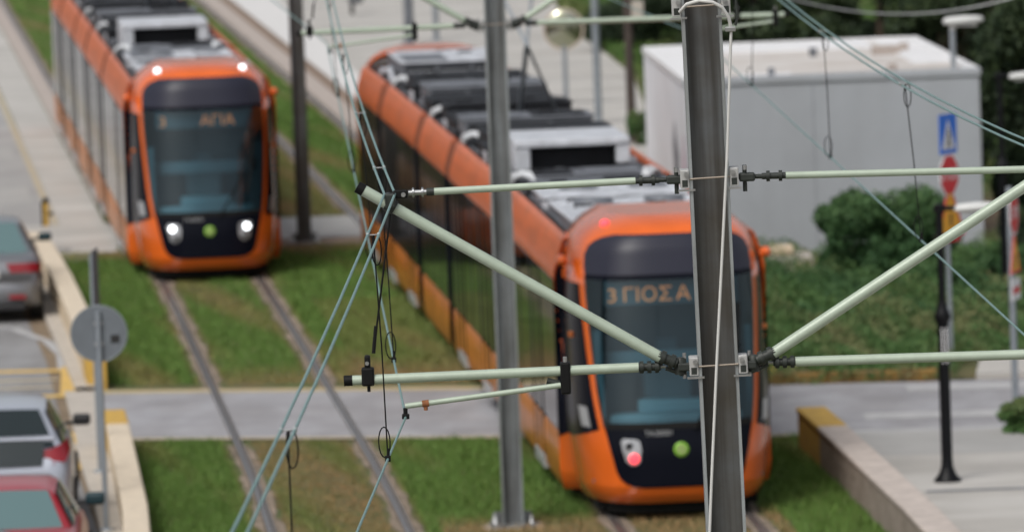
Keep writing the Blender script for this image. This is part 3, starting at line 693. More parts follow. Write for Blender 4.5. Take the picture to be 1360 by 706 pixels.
def plain_post(loc, r, h_, mt_, label, name='post'):
    t = empty(name, loc, label=label, cat='post')
    tube('shaft', mt_, t, [(0, 0, 0), (0, 0, h_)], r, 12)
    b = MB(); b.lathe([(r*2, 0), (r*2, .02), (r*1.1, .05)], (0, 0, 0), n=12, mt=mt_); b.build('foot', None, t); return t
plain_post((1.83, 149.7, 0), .075, 5, 'post_grey', 'plain grey tubular post right of the convex mirror')
t = plain_post((2.39, 143.9, 0), .085, 5, 'post_wood', 'dark brown timber pole at the corner of the white wall', 'timber_pole')
b = MB(); b.box(.07, .30, -.07, .07, 2.35, 2.72, 'kerb', .01); b.build('meter_box', None, t)
plain_post((-2.27, 181, 0), .12, 5, 'unit_mid', 'thick dark grey post behind the rear of the nearer tram')
plain_post((-1.63, 182.3, 0), .07, 5, 'post_grey', 'thin grey post right of the thick dark post behind the tram')
g_ = G(468, 20)
t = empty('litter_bin', (g_[0], g_[1], 0), label='small dark litter bin on a stick at the top of the pale pavement', cat='litter bin')
tube('post', 'post_black', t, [(0, 0, 0), (0, 0, .7)], .05, 10)
b = MB(); b.lathe([(.15, .3), (.2, .35), (.22, .85), (.18, .9)], (.1, -.08, 0), n=14, mt='unit_mid'); b.build('bin_body', None, t)

# ------------------------------------------------------------------ masts and cantilevers
def mast(label, X_, Y_, rz, top, wd, mt_, mte, top_fittings=False):
    t = empty('catenary_mast', (X_, Y_, 0), rz=rz, label=label, cat='mast', group='overhead line masts between the two tracks')
    h = wd/2; fl = .018
    b = MB()
    # H section: flanges left and right, web recessed between them, slightly tapering
    dz = .12
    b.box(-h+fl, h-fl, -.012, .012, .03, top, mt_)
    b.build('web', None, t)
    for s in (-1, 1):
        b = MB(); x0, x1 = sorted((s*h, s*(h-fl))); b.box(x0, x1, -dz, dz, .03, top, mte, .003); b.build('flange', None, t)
    b = MB(); b.box(-.26, .26, -.22, .22, .0, .03, 'galv_pale', .004)
    for sx in (-1, 1): b.prism([(sx*(h+.002), -.008), (sx*(h+.09), -.008), (sx*(h+.09), .008), (sx*(h+.002), .008)], .03, .16, 'galv_pale')
    b.build('base_plate', None, t)
    for sx in (-1, 1):
        for sy in (-1, 1):
            b = MB(); b.lathe([(.03, .03), (.03, .07), (.016, .071), (.016, .13)], (sx*.2, sy*.16, 0), n=8, mt='clamp_steel'); b.build('anchor_bolt', None, t)
    b = MB(); b.box(-.34, .34, -.3, .3, -.06, 0, 'concrete', .01); b.build('footing', None, t)
    for z in (5.56, 6.66, 7.665):
        if z > top: continue
        for s in (-1, 1):
            b = MB(); x0, x1 = sorted((s*(h+.001), s*(h+.055)))
            b.box(x0, x1, -.125, .02, z-.055, z+.055, 'clamp_white' if True else 'galv_pale', .006)
            b.box(*sorted((s*(h+.012), s*(h+.045))), -.1265, -.12, z-.045, z-.005, 'ins_dark')
            b.box(*sorted((s*(h-.03), s*(h+.07))), -.135, -.1255, z-.07, z-.058, 'clamp_steel')
            b.tube([(s*(h+.02), -.13, z+.03), (s*(h+.02), -.15, z+.03)], .014, 8, 'clamp_steel'); b.build('mounting_bracket', None, t)
        b = MB(); b.tube([(-h, -.128, z), (h, -.128, z+.004)], .006, 6, 'band'); b.build('tie_rod', None, t)
    return t

LZ, UZ = 5.56, 6.655
def cantilever(s, X_, Y_, rz, label, h=.12, twist=0.):
    """arm on side s (-1 left, +1 right) of the mast at X_, Y_"""
    t = empty('cantilever_arm', (X_, Y_, 0), rz=rz, label=label, cat='cantilever', group='cantilever arms holding the overhead line')
    sx = lambda v: s*v
    y = -.06; e_ = .62 if s > 0 else 0.
    V = lambda a, z, yy=y: (sx(a), yy, z)
    # lower tube
    b = MB(); b.tube([V(.46, LZ), V(2.14+e_*1.7, LZ-.015)], .029, 16, 'tube_green'); b.build('lower_tube', None, t)
    b = MB(); b.tube([V(2.14+e_*1.7, LZ-.015), V(2.19+e_*1.7, LZ-.016)], .0315, 16, 'wire_black'); b.build('end_cap', None, t)
    b = MB(); b.tube([V(.44, UZ), V(1.66+e_*.75, UZ-.02)], .0215, 14, 'tube_green'); b.build('top_tube', None, t)
    b = MB(); b.tube([V(.33, LZ+.055, y-.02), V(2.03+e_*.8, UZ+.005+e_*.5, y-.05)], .0335, 16, 'tube_green'); b.build('diagonal_tube', None, t)
    e = Vector(V(2.03+e_*.8, UZ+.005+e_*.5, y-.05)); d = (e-Vector(V(.33, LZ+.055, y-.02))).normalized()
    b = MB(); b.tube([e, e+d*.045], .0355, 16, 'wire_black'); b.build('end_cap', None, t)
    # insulators and hinges at the mast
    b = MB(); b.ribs(V(.33, LZ), V(.465, LZ), .023, .036, 3, 'ins_dark', .012); b.tube([V(.30, LZ), V(.34, LZ)], .010, 8, 'clamp_steel'); b.build('insulator', None, t)
    b = MB(); b.ribs(V(.235, LZ+.018, y-.02), V(.345, LZ+.065, y-.022), .032, .043, 2, 'ins_dark', .013); b.build('insulator', None, t)
    b = MB(); b.lathe([(.032, -.05), (.036, -.03), (.036, .04), (.024, .05)], (sx(.215), y, LZ), 'z', 12, 'ins_dark'); b.box(*sorted((sx(.15), sx(.23))), y-.05, y+.02, LZ-.028, LZ+.018, 'ins_dark', .008)
    b.tube([V(.19, LZ+.075), V(.19, LZ-.075)], .011, 8, 'clamp_steel'); b.tube([V(.2, LZ-.05), V(.3, LZ-.01)], .013, 8, 'ins_dark'); b.build('hinge', None, t)
    b = MB(); b.ribs(V(.30, UZ), V(.445, UZ), .019, .032, 2, 'ins_dark', .010); b.build('insulator', None, t)
    b = MB(); b.box(*sorted((sx(.165), sx(.26))), y-.04, y+.02, UZ-.026, UZ+.026, 'ins_dark', .012); b.tube([V(.2, UZ+.07), V(.2, UZ-.085)], .013, 8, 'ins_dark'); b.tube([V(.25, UZ), V(.31, UZ)], .014, 8, 'ins_dark')
    b.tube([V(.2, UZ+.045, y-.045), V(.2, UZ+.07, y-.045)], .012, 8, 'clamp_steel'); b.build('hinge', None, t)
    # outer link of the top tube
    if s > 0: V = lambda a, z, yy=y: (sx(a+e_*.75 if a < 1.9 else a+e_), yy, z)
    sx_ = sx
    b = MB(); b.ribs(V(1.66, UZ-.02), V(1.77, UZ-.022), .016, .029, 2, 'clamp_steel', .006); b.tube([V(1.62, UZ-.02), V(1.665, UZ-.02)], .024, 10, 'ins_dark'); b.build('end_fitting', None, t)
    b = MB(); b.box(*sorted((V(1.775, 0)[0], V(1.86, 0)[0])), y-.012, y+.012, UZ-.05, UZ-.005, 'wire_black', .005); b.tube([V(1.8, UZ-.03, y-.03), V(1.8, UZ-.03, y+.02)], .014, 8, 'clamp_steel'); b.build('link', None, t)
    # clamp on the diagonal that carries the messenger
    b = MB(); c = e-d*.18; mcx = abs(c.x); b.tube([c-d*.03, c+d*.03], .043, 12, 'ins_dark'); b.box(*sorted((sx(mcx-.03), sx(mcx+.03))), y-.11, y+.02, UZ-.10, UZ-.015, 'ins_dark', .01)
    b.tube([V(1.9, UZ-.03, y-.07), V(1.85, UZ-.015, y-.07)], .012, 8, 'wire_black'); b.build('messenger_clamp', None, t)
    # suspension rod from diagonal to lower tube
    b = MB(); b.tube([(c.x, c.y, c.z-.03), V(2.005, LZ+.17)], .006, 6, 'wire_black'); b.tube([V(1.99, LZ+.3), V(2.01, LZ+.14)], .011, 8, 'wire_black'); b.build('hanger', None, t)
    b = MB(); b.box(*sorted((V(2.01, 0)[0], V(2.085, 0)[0])), y-.04, y+.03, LZ-.05, LZ+.06, 'wire_black', .012); b.box(*sorted((V(2.03, 0)[0], V(2.065, 0)[0])), y-.03, y+.03, LZ+.05, LZ+.13, 'wire_black', .01)
    b.tube([V(2.045, LZ-.05), V(2.045, LZ-.085)], .01, 8, 'wire_black'); b.tube([V(2.05, LZ+.085, y-.045), V(2.05, LZ+.085, y-.03)], .012, 8, 'clamp_steel'); b.build('hanger_clamp', None, t)
    # registration bracket and steady arm
    if s < 0: VB = lambda a, z, yy=y: (-a, yy, z)
    else: VB = lambda a, z, yy=y: (2.15+(1.835-a), yy, z)     # push-off: the bracket hangs beyond the contact wire
    V = VB; cx = V(.89, 0)[0]
    b = MB(); b.box(cx-.03, cx+.03, y-.04, y+.035, LZ-.14, LZ+.05, 'wire_black', .012); b.tube([V(.89, LZ+.04, y-.02), V(.89, LZ+.08, y-.02)], .012, 8, 'clamp_steel')
    b.tube([V(.93, LZ-.08), V(1.0, LZ-.06)], .02, 8, 'ins_dark'); b.build('registration_bracket', None, t)
    a0, a1 = Vector(V(.92, LZ-.085, y-.03)), Vector(V(1.835, 5.385, y-.03))
    b = MB(); b.tube([a0, a1], .0165, 12, 'tube_green'); b.build('steady_arm', None, t)
    b = MB(); dd = (a1-a0).normalized(); q = a1-dd*.12; b.tube([q-dd*.02, q+dd*.02], .021, 10, 'rust'); b.tube([q+Vector((0, 0, -.01)), q+Vector((0, 0, -.04))], .012, 8, 'rust'); b.build('bolt_clamp', None, t)
    b = MB(); b.tube([a1+Vector((0, 0, -.01)), a1+Vector((0, 0, -.055))], .013, 8, 'wire_black'); b.box(a1.x-.022, a1.x+.022, a1.y-.02, a1.y+.02, a1.z-.075, a1.z-.045, 'wire_black', .005); b.build('contact_clamp', None, t)
    return t
m1x, m2x, m3x = 1.18, -.09, -3.38
RZ = lambda Y: math.atan(slope(Y))
m1 = mast('near sharp steel mast with H section crossing the nearer tram', m1x, 44, 0, 7.75, .232, 'galv', 'galv_lit_edge')
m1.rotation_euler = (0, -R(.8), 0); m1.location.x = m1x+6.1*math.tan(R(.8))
m2 = mast('middle steel mast with bolted foot in the grass left of the nearer tram', m2x, 82.96, RZ(83)*.5, 7.9, .232, 'galv_pale', 'galv_lit_edge')
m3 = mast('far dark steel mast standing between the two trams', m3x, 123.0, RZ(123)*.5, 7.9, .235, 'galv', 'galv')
cantilever(-1, m1x, 44, 0, 'sharp pale green arm on the left of the near mast')
cantilever(1, m1x, 44, 0, 'sharp pale green arm on the right of the near mast')
cantilever(-1, m2x, 82.96, RZ(83)*.6, 'blurred pale green arm left of the middle mast at the top')
cantilever(1, m2x, 82.96, RZ(83)*.6, 'blurred pale green arm right of the middle mast at the top')
# white cable down the near mast, with its curved lead at the top
pc = [P(903, 16, 43.86), P(912, 6, 43.8), P(928, 1, 43.78), P(946, 3, 43.78), P(959, 10, 43.8), P(968, 24, 43.82), P(971, 38, 43.84)]
t = empty('earth_cable', tuple(P(945, 700, 43.84)), label='white cable hanging down the front of the near mast', cat='cable')
inv = Matrix.Translation(-Vector(t.location))
tube('cable_loop', 'cable_white', t, [inv @ p for p in pc], .0105, 10)
b = MB(); b.tube([inv @ p for p in [P(971, 40, 43.84), P(966, 200, 43.85), P(960, 320, 43.86), P(952, 480, 43.86), P(945, 640, 43.86), P(942, 720, 43.86), P(940, 1100, 43.86)]], .0085, 10, 'cable_white'); b.build('cable_drop', None, t)
b = MB(); c = inv @ P(970, 39, 43.84); b.box(c.x-.03, c.x+.03, c.y-.02, c.y+.02, c.z-.014, c.z+.014, 'clamp_steel', .004); b.tube([c+Vector((.03, 0, .02)), c+Vector((.045, 0, .07)), c+Vector((.035, 0, .2))], .008, 8, 'ins_dark'); b.build('cable_clamp', None, t)

# ------------------------------------------------------------------ overhead wires
def wire(name, label, cat, pts_, r, group, mt_='wire_patina'):
    b = MB(); b.tube(pts_, r, 8, mt_); o = b.build(name); tag(o, label, cat, group); return recentre(o)
def sagcurve(a, c, sag, n=14):
    a, c = Vector(a), Vector(c); return [a.lerp(c, t)-Vector((0, 0, sag*4*t*(1-t))) for t in [i/n for i in range(n+1)]]
zM, zC = 6.63, 5.345
mL1 = Vector((-.70, 43.95, zM)); cL1 = Vector((-.655, 43.92, 5.32))
mL2 = Vector((-2.02, 82.9, zM)); cL2 = P(434, 57, 82.9)
mL0 = Vector((-2.35, 4.5, zM)) ; 
# toward the camera: through the measured clips
dL = (P(335, 706, 30.3)-mL1); mL0 = mL1+dL*((43.95-5)/(43.95-30.3)); mL0.z = zM
cN = P(478, 706, 38.6); dC = cN-cL1; cL0 = cL1+dC*((43.92-5)/(43.92-38.6)); cL0.z = 5.33
mR1 = P(1395, 204, 44); cR1 = Vector((3.33, 43.92, 5.33))
mR2 = Vector((2.22, 82.9, zM)); cR2 = P(925, 46, 82.9)
mR0 = Vector((3.3, 5, zM)); cR0 = Vector((3.1, 5, 5.33))
mL3 = Vector((C(122)-1.75, 122.5, zM)); cL3 = Vector((C(122)-2.05, 122.5, 5.35)); mR3 = Vector((C(122)+1.75, 122.5, zM)); cR3 = Vector((C(122)+1.7, 122.5, 5.35))
SAG = .26
gM, gC = 'twin messenger wires', 'contact wires'
def offp(pts_, dx, dz=0): return [p+Vector((dx, 0, dz)) for p in pts_]
for nm, (p0, p1, p2, p3), side in (('left', (mL0, mL1, mL2, mL3), 'left'), ('right', (mR0, mR1, mR2, mR3), 'right')):
    line = sagcurve(p0, p1, SAG)[:-1]+sagcurve(p1, p2, SAG)[:-1]+sagcurve(p2, p3, SAG)
    for sgn, lr in ((-1, 'left hand'), (1, 'right hand')):
        wire('messenger_wire', f'{lr} strand of the twin green messenger wires over the {side} track', 'wire', offp(line, sgn*(.031 if side == 'left' else .02), 0 if side == 'left' else sgn*.012), .0078, gM)
wire('contact_wire', 'thin green contact wire over the left track, bent at the steady arm', 'wire', [cL0, cL1, cL2, cL3], .0072, gC)
wire('contact_wire', 'thin green contact wire over the right track running down to the right edge', 'wire', [cR0, cR1, cR2, cR3], .0072, gC)
def on(line_a, line_b, Y, sag):
    t = (Y-line_a.y)/(line_b.y-line_a.y); return line_a.lerp(line_b, t)-Vector((0, 0, sag*4*t*(1-t)))
def dropper(top, bot, label, looptop=True, loopbot=True, r=.0042):
    t = empty('dropper', tuple(bot), label=label, cat='dropper', group='black droppers between messenger and contact wires')
    T = top-bot
    tube('dropper_wire', 'wire_black', t, [(0, 0, 0), T*.5+Vector((.006, 0, 0)), T], r, 6)
    def loop(c, s):
        ps = [c+Vector((.05*math.sin(a)*s*.9, 0, 0))+Vector((0, 0, -s_ * .085*(1-math.cos(a)))) for a in [2*math.pi*i/16 for i in range(17)]]
        return ps
    if looptop:
        s_ = 1; b = MB(); b.tube([T+Vector((.016+.026*math.sin(a), 0, -.085*(1-math.cos(a)))) for a in [2*math.pi*i/16 for i in range(17)]], r, 6, 'wire_black'); b.build('loop', None, t)
        b = MB(); b.tube([T+Vector((-.04, 0, 0)), T+Vector((.04, 0, 0))], .004, 6, 'clamp_steel')
        for q_ in (-.031, .031): b.box(T.x+q_-.010, T.x+q_+.010, -.012+T.y, .012+T.y, T.z-.012, T.z+.012, 'clamp_steel', .004)
        b.tube([T+Vector((0, 0, -.01)), T+Vector((0, 0, -.05))], .009, 6, 'wire_black'); b.build('messenger_clip', None, t)
    if loopbot:
        b = MB(); b.tube([Vector((-.016+.032*math.sin(a), 0, .085*(1-math.cos(a))+.01)) for a in [2*math.pi*i/16 for i in range(17)]], r, 6, 'wire_black'); b.build('loop', None, t)
        b = MB(); b.box(-.016, .016, -.012, .012, -.014, .02, 'wire_black', .004); b.tube([(0, 0, 0), (.006, 0, .06)], .009, 6, 'wire_black'); b.build('contact_clip', None, t)
    return t
for Y_, lb in ((33.0, 'dropper with a loop under the twin wires at the bottom left'), (41.7, 'long dropper ending in a loop just above the near end of the contact wire'),):
    dropper(on(mL0, mL1, Y_, SAG), on(cL0, cL1, Y_, 0), lb, True, True)
for Y_, lb in ((47.3, 'left track dropper just behind the near arm, looped above the lower tube'), (54.8, 'left track dropper second beyond the near arm'), (63.5, 'left track dropper in mid span'), (73.6, 'left track dropper nearest the middle mast')):
    dropper(on(mL1, mL2, Y_, SAG), on(cL1, cL2, Y_, 0), lb)
for Y_, lb in ((54.8, 'right track dropper in front of the bush with a loop at its top'), (63.5, 'right track dropper hanging in front of the grey wall'), (73.6, 'right track dropper just right of the near mast top')):
    dropper(on(mR1, mR2, Y_, SAG), on(cR1, cR2, Y_, 0), lb)
# thin line at the very top right
wire('span_wire', 'thin sagging cable high across the trees at the top right', 'wire', sagcurve(P(1040, -4, 100), P(1420, -30, 100), .35), .012, 'span wires', 'clamp_steel')

# ------------------------------------------------------------------ trams
ip = lambda z, xs, ys: float(np.interp(z, xs, ys))
NW = lambda z: ip(z, [.2, .35, .8, 1.2, 2.3, 2.7, 2.95, 3.08, 3.18, 3.26, 3.32], [.98, 1.05, 1.10, 1.115, 1.105, 1.09, 1.05, 1.0, .91, .78, .60])
NY = lambda z: ip(z, [.2, .28, .4, .8, 1.06, 1.6, 2.2, 2.7, 3.0, 3.12, 3.2, 3.27, 3.32], [.15, .05, 0, .02, .06, .20, .33, .46, .56, .64, .75, .92, 1.2])
XB = lambda z: .015+ip(z, [.385, .40, .43, .48, .56, .8, 1.06, 1.4, 2.0, 2.4, 2.8, 2.93, 3.02, 3.08, 3.12, 3.145], [.42, .52, .60, .66, .70, .755, .81, .855, .895, .915, .92, .905, .86, .79, .70, .58])
NL, NN, NEND = 1.75, 3.3, 1.95
def bodyx(z): return ip(z, [.2, .4, 2.62, 2.74, 3.0, 3.04, 3.06], [1.16, 1.2, 1.2, 1.17, 1.085, 1.05, .96])
def npt(x, z, off=0.):
    w_ = NW(z); q = min(.9999, abs(x)/w_); return (x, NY(z)+NL*(1-(1-q**NN)**(1/NN))-off, z)
def npt_t(t, z, sgn, off=0.):
    w_ = NW(z); return (sgn*(w_*math.sin(t)**(2/NN)+off*math.sin(t)), NY(z)+NL*(1-math.cos(t)**(2/NN))-off*math.cos(t), z)
def tq(x, z): return math.asin(min(1, (abs(x)/NW(z))**(NN/2)))
def patch(b, zs, xl, xr, off, mt, nc=14):
    b.grid([[npt(xl(z)+(xr(z)-xl(z))*k/nc, z, off) for k in range(nc+1)] for z in zs], mt, True)
def frange(a, c, n): return [a+(c-a)*i/n for i in range(n+1)]

def make_tram(label, Y0, off, white_lights, dest):
    X0 = C(Y0)+off
    root = empty('tram', (X0, Y0, 0), label=label, cat='tram', group='orange trams on the grassed tracks')
    inv = Matrix.Translation(Vector((-X0, -Y0, 0)))
    def place(a, c):           # frame of a section that spans a..c metres behind the nose
        pa = Vector((C(Y0+a)+off, Y0+a, 0)); pc = Vector((C(Y0+c)+off, Y0+c, 0)); d = pc-pa
        return inv @ (Matrix.Translation(pa) @ Matrix.Rotation(math.atan2(-d.x, d.y), 4, 'Z'))
    cabM = place(.3, 9.4); cabM = cabM @ Matrix.Translation((0, -.3, 0))
    def nose(parent, rear=False):
        zs = sorted(set([.2, .24, .28, .33, .385, .40, .43, .48, .56, .68, .8, .93, 1.06]+frange(1.06, 2.69, 14)+[2.69, 2.8, 2.86, 2.93, 2.98, 3.02, 3.08, 3.12, 3.145, 3.18, 3.22, 3.26, 3.30, 3.32]))
        b = MB(); rows = []; NM = 6
        for z in zs:
            xb = XB(z) if .385 <= z <= 3.145 else (.42 if z < .385 else .58*NW(z)/NW(3.145))
            tb = tq(xb, z); row = []
            zb = min(z, 3.06)
            def side(sg):
                out = [(sg*bodyx(zb), NEND, zb)]
                for k in range(10): out.append(npt_t(math.pi/2+(tb-math.pi/2)*k/10, z, sg))
                return out
            row += side(-1)+[npt(xb*(-1+2*k/(2*NM)), z) for k in range(2*NM+1)]+side(1)[::-1]
            rows.append(row)
        nc = len(rows[0]); vs = [p for r_ in rows for p in r_]; fs = []
        for i in range(len(zs)-1):
            hole = zs[i] >= 1.059 and zs[i+1] <= 2.691
            for k in range(nc-1):
                if hole and 11 <= k < nc-12 and not rear: continue
                fs.append((i*nc+k, i*nc+k+1, (i+1)*nc+k+1, (i+1)*nc+k))
        b.add(vs, fs, 'orange', True)
        b.add(rows[-1], [tuple(range(nc))], 'orange')
        return b.build('cab_shell', None, parent, M4=cabM if parent is root else None)
    shell = nose(root)
    cab = lambda b, name, par=None, **k: b.build(name, None, par or root, M4=cabM if par is None else Matrix.Identity(4), **k)
    # glass, header, mask
    b = MB(); patch(b, frange(1.05, 2.70, 16), lambda z: -XB(z)-.012, lambda z: XB(z)+.012, .006, 'windscreen'); cab(b, 'windscreen')
    b = MB(); patch(b, [2.69, 2.76, 2.8, 2.86, 2.93, 2.98, 3.02, 3.05, 3.08, 3.1, 3.12, 3.145], lambda z: -XB(z), lambda z: XB(z), .010, 'cab_blind'); cab(b, 'header_panel')
    b = MB(); patch(b, [2.655, 2.67, 2.69, 2.71], lambda z: -XB(z), lambda z: XB(z), .013, 'tram_black'); cab(b, 'header_trim')
    b = MB(); patch(b, [.385, .40, .43, .48, .52, .56, .68, .8, .93, 1.02, 1.06], lambda z: -XB(z), lambda z: XB(z), .010, 'tram_black'); mask = cab(b, 'front_mask')
    b = MB(); patch(b, [1.03, 1.06, 1.10], lambda z: -XB(z)*.98, lambda z: XB(z)*.98, .016, 'rubber'); cab(b, 'windscreen_seal')
    for sg in (-1, 1):
        # cheek: black glazed corner
        b = MB(); rows = []
        for z in frange(.0, 1., 14):
            row = []
            for k in range(13):
                u = k/12; zz = (.80+.22*(1-u))+z*(2.60-(.80+.22*(1-u)))
                t0 = tq(XB(zz)+.055, zz)
                if k < 10: row.append(npt_t(t0+(math.pi/2-t0)*k/9, zz, sg, .006))
                else:
                    q = (k-9)/3; w_ = NW(zz); row.append((sg*(w_*(1-q)+1.2*q+.006), NY(zz)+NL+(NEND-.01-NY(zz)-NL)*q, zz))
            rows.append(row)
        b.grid(rows, 'tram_black', True); ck = cab(b, 'side_cheek')
        b = MB(); rows = [[npt_t(tq(XB(z)+.12, z)+(.02+.20*k/4), z, sg, .010) for k in range(5)] for z in (1.04, 1.08, 1.14, 1.2, 1.26)]
        b.grid(rows, 'silver'); b.build('side_light', None, ck)
        b = MB(); c = npt_t(1.25, 2.02, sg, .01); b.box(c[0]-.03, c[0]+.03, c[1]-.03, c[1]+.03, 1.99, 2.05, 'side_amber', .008); b.build('indicator', None, ck)
        # orange camera pod on the shoulder
        b = MB(); b.lathe([(.01, -.13), (.04, -.11), (.06, -.04), (.06, .06), (.04, .12), (.01, .15)], (sg*1.15, 1.35, 2.84), 'y', 14, 'orange'); b.box(*sorted((sg*1.08, sg*1.2)), 1.27, 1.43, 2.79, 2.86, 'orange', .02); cab(b, 'camera_pod')
        # headlight cluster
        pts_ = [(.66, .90), (.635, .935), (.50, .925), (.455, .905), (.44, .80), (.455, .70), (.50, .645), (.56, .635), (.61, .68), (.64, .78)]
        b = MB(); ring = [npt(sg*x, z, .020) for x, z in pts_]; cen = npt(sg*.55, .79, .022)
        ringb = [npt(sg*x, z, .0) for x, z in pts_]; n_ = len(ring)
        b.add(ring+[cen]+ringb, [(i, (i+1) % n_, n_) for i in range(n_)]+[(i, (i+1) % n_, n_+1+(i+1) % n_, n_+1+i) for i in range(n_)], 'lamp_housing'); hl = cab(b, 'headlight')
        a_, b__ = ('light_white', 'lens_dark') if white_lights else ('lens_dark', 'light_red')
        for (lx, lz, rr, mt_, nm) in ((.575, .855, .054 if white_lights else .045, a_, 'upper_lens'), (.525, .715, .045 if white_lights else .066, b__, 'lower_lens')):
            c = npt(sg*lx, lz, .03)
            b = MB(); b.lathe([(rr, .012), (rr*.98, -.004), (rr*.7, -.016), (.004, -.02)], c, 'y', 18, mt_); b.build(nm, None, hl)
            b = MB(); b.lathe([(rr*1.2, .012), (rr*1.2, -.006), (rr*1.02, -.006)], c, 'y', 18, 'silver'); b.build('lens_ring', None, hl)
        # marker lamps on the brow
        c = npt(sg*.66, 3.235, .0)
        b = MB(); b.lathe([(.05, .05), (.05, -.01), (.03, -.03), (.004, -.035)], c, 'y', 14, 'light_small' if white_lights else ('light_red' if sg < 0 else 'lens_dark')); cab(b, 'marker_lamp')
    # emblem, number, wiper
    b = MB(); b.lathe([(.084, .01), (.084, -.002), (.06, -.006)], npt(0, .80, .014), 'y', 24, 'emblem_green'); em = b.build('emblem', None, mask)
    b = MB()
    for k_ in range(5):
        a = k_*2*math.pi/5+.3; c = npt(0, .80, .0225); b.lathe([(.016, .003), (.016, 0)], (c[0]+.035*math.cos(a), c[1], c[2]+.035*math.sin(a)), 'y', 8, 'paint_pale_yellow')
    b.build('emblem_mark', None, em)
    text_mesh('TA30001', .085, 'silver', mask, 'fleet_number', Matrix.Translation(npt(-.24, .985, .016)) @ UP, .001)
    b = MB(); pw = [npt(.15, 1.02, .05), npt(.45, 1.45, .05), npt(.70, 1.95, .04)]; b.tube(pw, .016, 8, 'rubber'); b.tube([npt(.60, 1.35, .025), npt(.70, 1.8, .025), npt(.74, 2.35, .025)], .020, 8, 'rubber'); b.tube([npt(.70, 1.95, .04), npt(.71, 1.9, .025)], .02, 8, 'rubber'); cab(b, 'wiper')
    # destination display behind the glass
    b = MB(); yb = NY(2.5)+.19; b.box(-.74, .74, yb+.02, yb+.12, 2.36, 2.68, 'cab_lining', .01); disp = cab(b, 'destination_display')
    for body, x_, sz, al in dest:
        text_mesh(body, sz, 'led', disp, 'display_text', Matrix.Translation((x_, yb+.012, 2.47)) @ UP @ Matrix.Diagonal((1.12, 1, 1, 1)), .003, al)
    # cab interior
    b = MB(); b.box(-1.05, 1.05, 1.88, 1.92, .45, 3.0, 'cab_lining'); cab(b, 'rear_bulkhead')
    b = MB(); b.box(-.95, .95, .5, 1.9, .42, .46, 'cab_lining'); cab(b, 'cab_floor'); b = MB(); b.box(-.85, .85, .78, 1.87, 2.72, 2.76, 'cab_lining'); cab(b, 'cab_ceiling')
    b = MB(); b.box(-.74, .74, .42, .78, .98, 1.16, 'cab_dash', .04); b.box(-.40, .40, .62, .84, 1.14, 1.30, 'cab_dash', .04); cab(b, 'dashboard')
    b = MB(); b.box(-.28, .28, 1.35, 1.46, 1.0, 1.72, 'cab_lining', .05); b.box(-.28, .28, 1.0, 1.45, .88, 1.0, 'cab_lining', .04); b.box(-.13, .13, 1.36, 1.44, 1.74, 1.92, 'cab_lining', .03); cab(b, 'driver_seat')
    b = MB(); b.box(-.88, .88, .72, .75, 1.66, 1.84, 'cab_pale_teal', .01); cab(b, 'reflection_band')  # added strip, its pale colour paints the windscreen's reflected band
    for sg in (-1, 1):
        b = MB(); b.grid([[npt(sg*.885, z, -.04), npt(sg*.80, z, -.07)] for z in (1.15, 1.5, 1.9, 2.1)], 'cab_pale_teal'); cab(b, 'pillar_trim')
    b = MB(); patch(b, [.08, .14, .20], lambda z: -.8, lambda z: .8, -.12, 'rubber'); b.box(-.9, .9, .7, 1.9, .1, .3, 'rubber'); cab(b, 'valance')

    # ---- sections
    def roof_unit(par, x0, x1, y0, y1, z1, kind='light', name='roof_unit', z0=2.965):
        z1 = 2.965+(z1-3.09)*.62
        b = MB(); lid = {'light': 'unit_light', 'mid': 'unit_mid', 'dark': 'unit_dark'}[kind]
        b.box(x0, x1, y0, y1, z0, z1-.03, 'unit_mid' if kind != 'dark' else 'unit_dark', .02); b.box(x0-.02, x1+.02, y0-.02, y1+.02, z1-.028, z1, lid, .01)
        o = b.build(name, None, par)
        b = MB(); n_ = max(2, int((x1-x0)/.45))
        for i in range(n_):
            xa = x0+.05+(x1-x0-.05)*i/n_; xb = x0+(x1-x0)*(i+1)/n_-.03; b.box(xa, xb, y0-.012, y0+.003, z0+.04, z1-.07, 'unit_dark')
            for k_ in range(3):
                zz = z0+.06+(z1-z0-.15)*k_/3; b.box(xa+.02, xb-.02, y0-.020, y0-.0125, zz, zz+.012, lid)
        b.build('louvre', None, o) if False else b.build('louvre', None, par)
        b = MB()
        m_ = max(1, int((y1-y0)/.9))
        for j in range(m_):
            ya = y0+(y1-y0)*(j+.12)/m_; yb = y0+(y1-y0)*(j+.82)/m_
            for i in range(2):
                xa = x0+(x1-x0)*(i+.08)/2; xb = x0+(x1-x0)*(i+.9)/2
                b.box(xa, xb, ya, yb, z1+.001, z1+.022, lid if random.random() < .7 else ('unit_dark' if kind != 'light' else 'unit_mid'), .006)
                if random.random() < .6: b.tube([(xa+.1, ya+.1, z1+.02), (xa+.1, ya+.1, z1+.06), (xa+.3, ya+.12, z1+.06)], .018, 6, 'unit_dark')
        b.build('access_lids', None, par)
    def clutter(par, L, n):
        rr = random.Random(int(L*10)+n)
        for _ in range(n):
            xx = rr.choice((-.86, .84, rr.uniform(-.6, .6))); yy = rr.uniform(.4, L-.6); z0 = 2.967
            w_ = rr.uniform(.05, .16); l_ = rr.uniform(.15, .6); hh_ = rr.uniform(.06, .16)
            b = MB(); b.box(xx-w_/2, xx+w_/2, yy, yy+l_, z0, z0+hh_, rr.choice(('unit_light', 'unit_mid', 'unit_dark')), .01); b.build('roof_fitting', None, par)
        for xx in (-.90, .89):
            b = MB(); b.tube([(xx, .2, 2.99), (xx+.01, L*.4, 3.01), (xx, L-.2, 2.99)], .018, 6, 'unit_mid'); b.build('roof_cable', None, par)
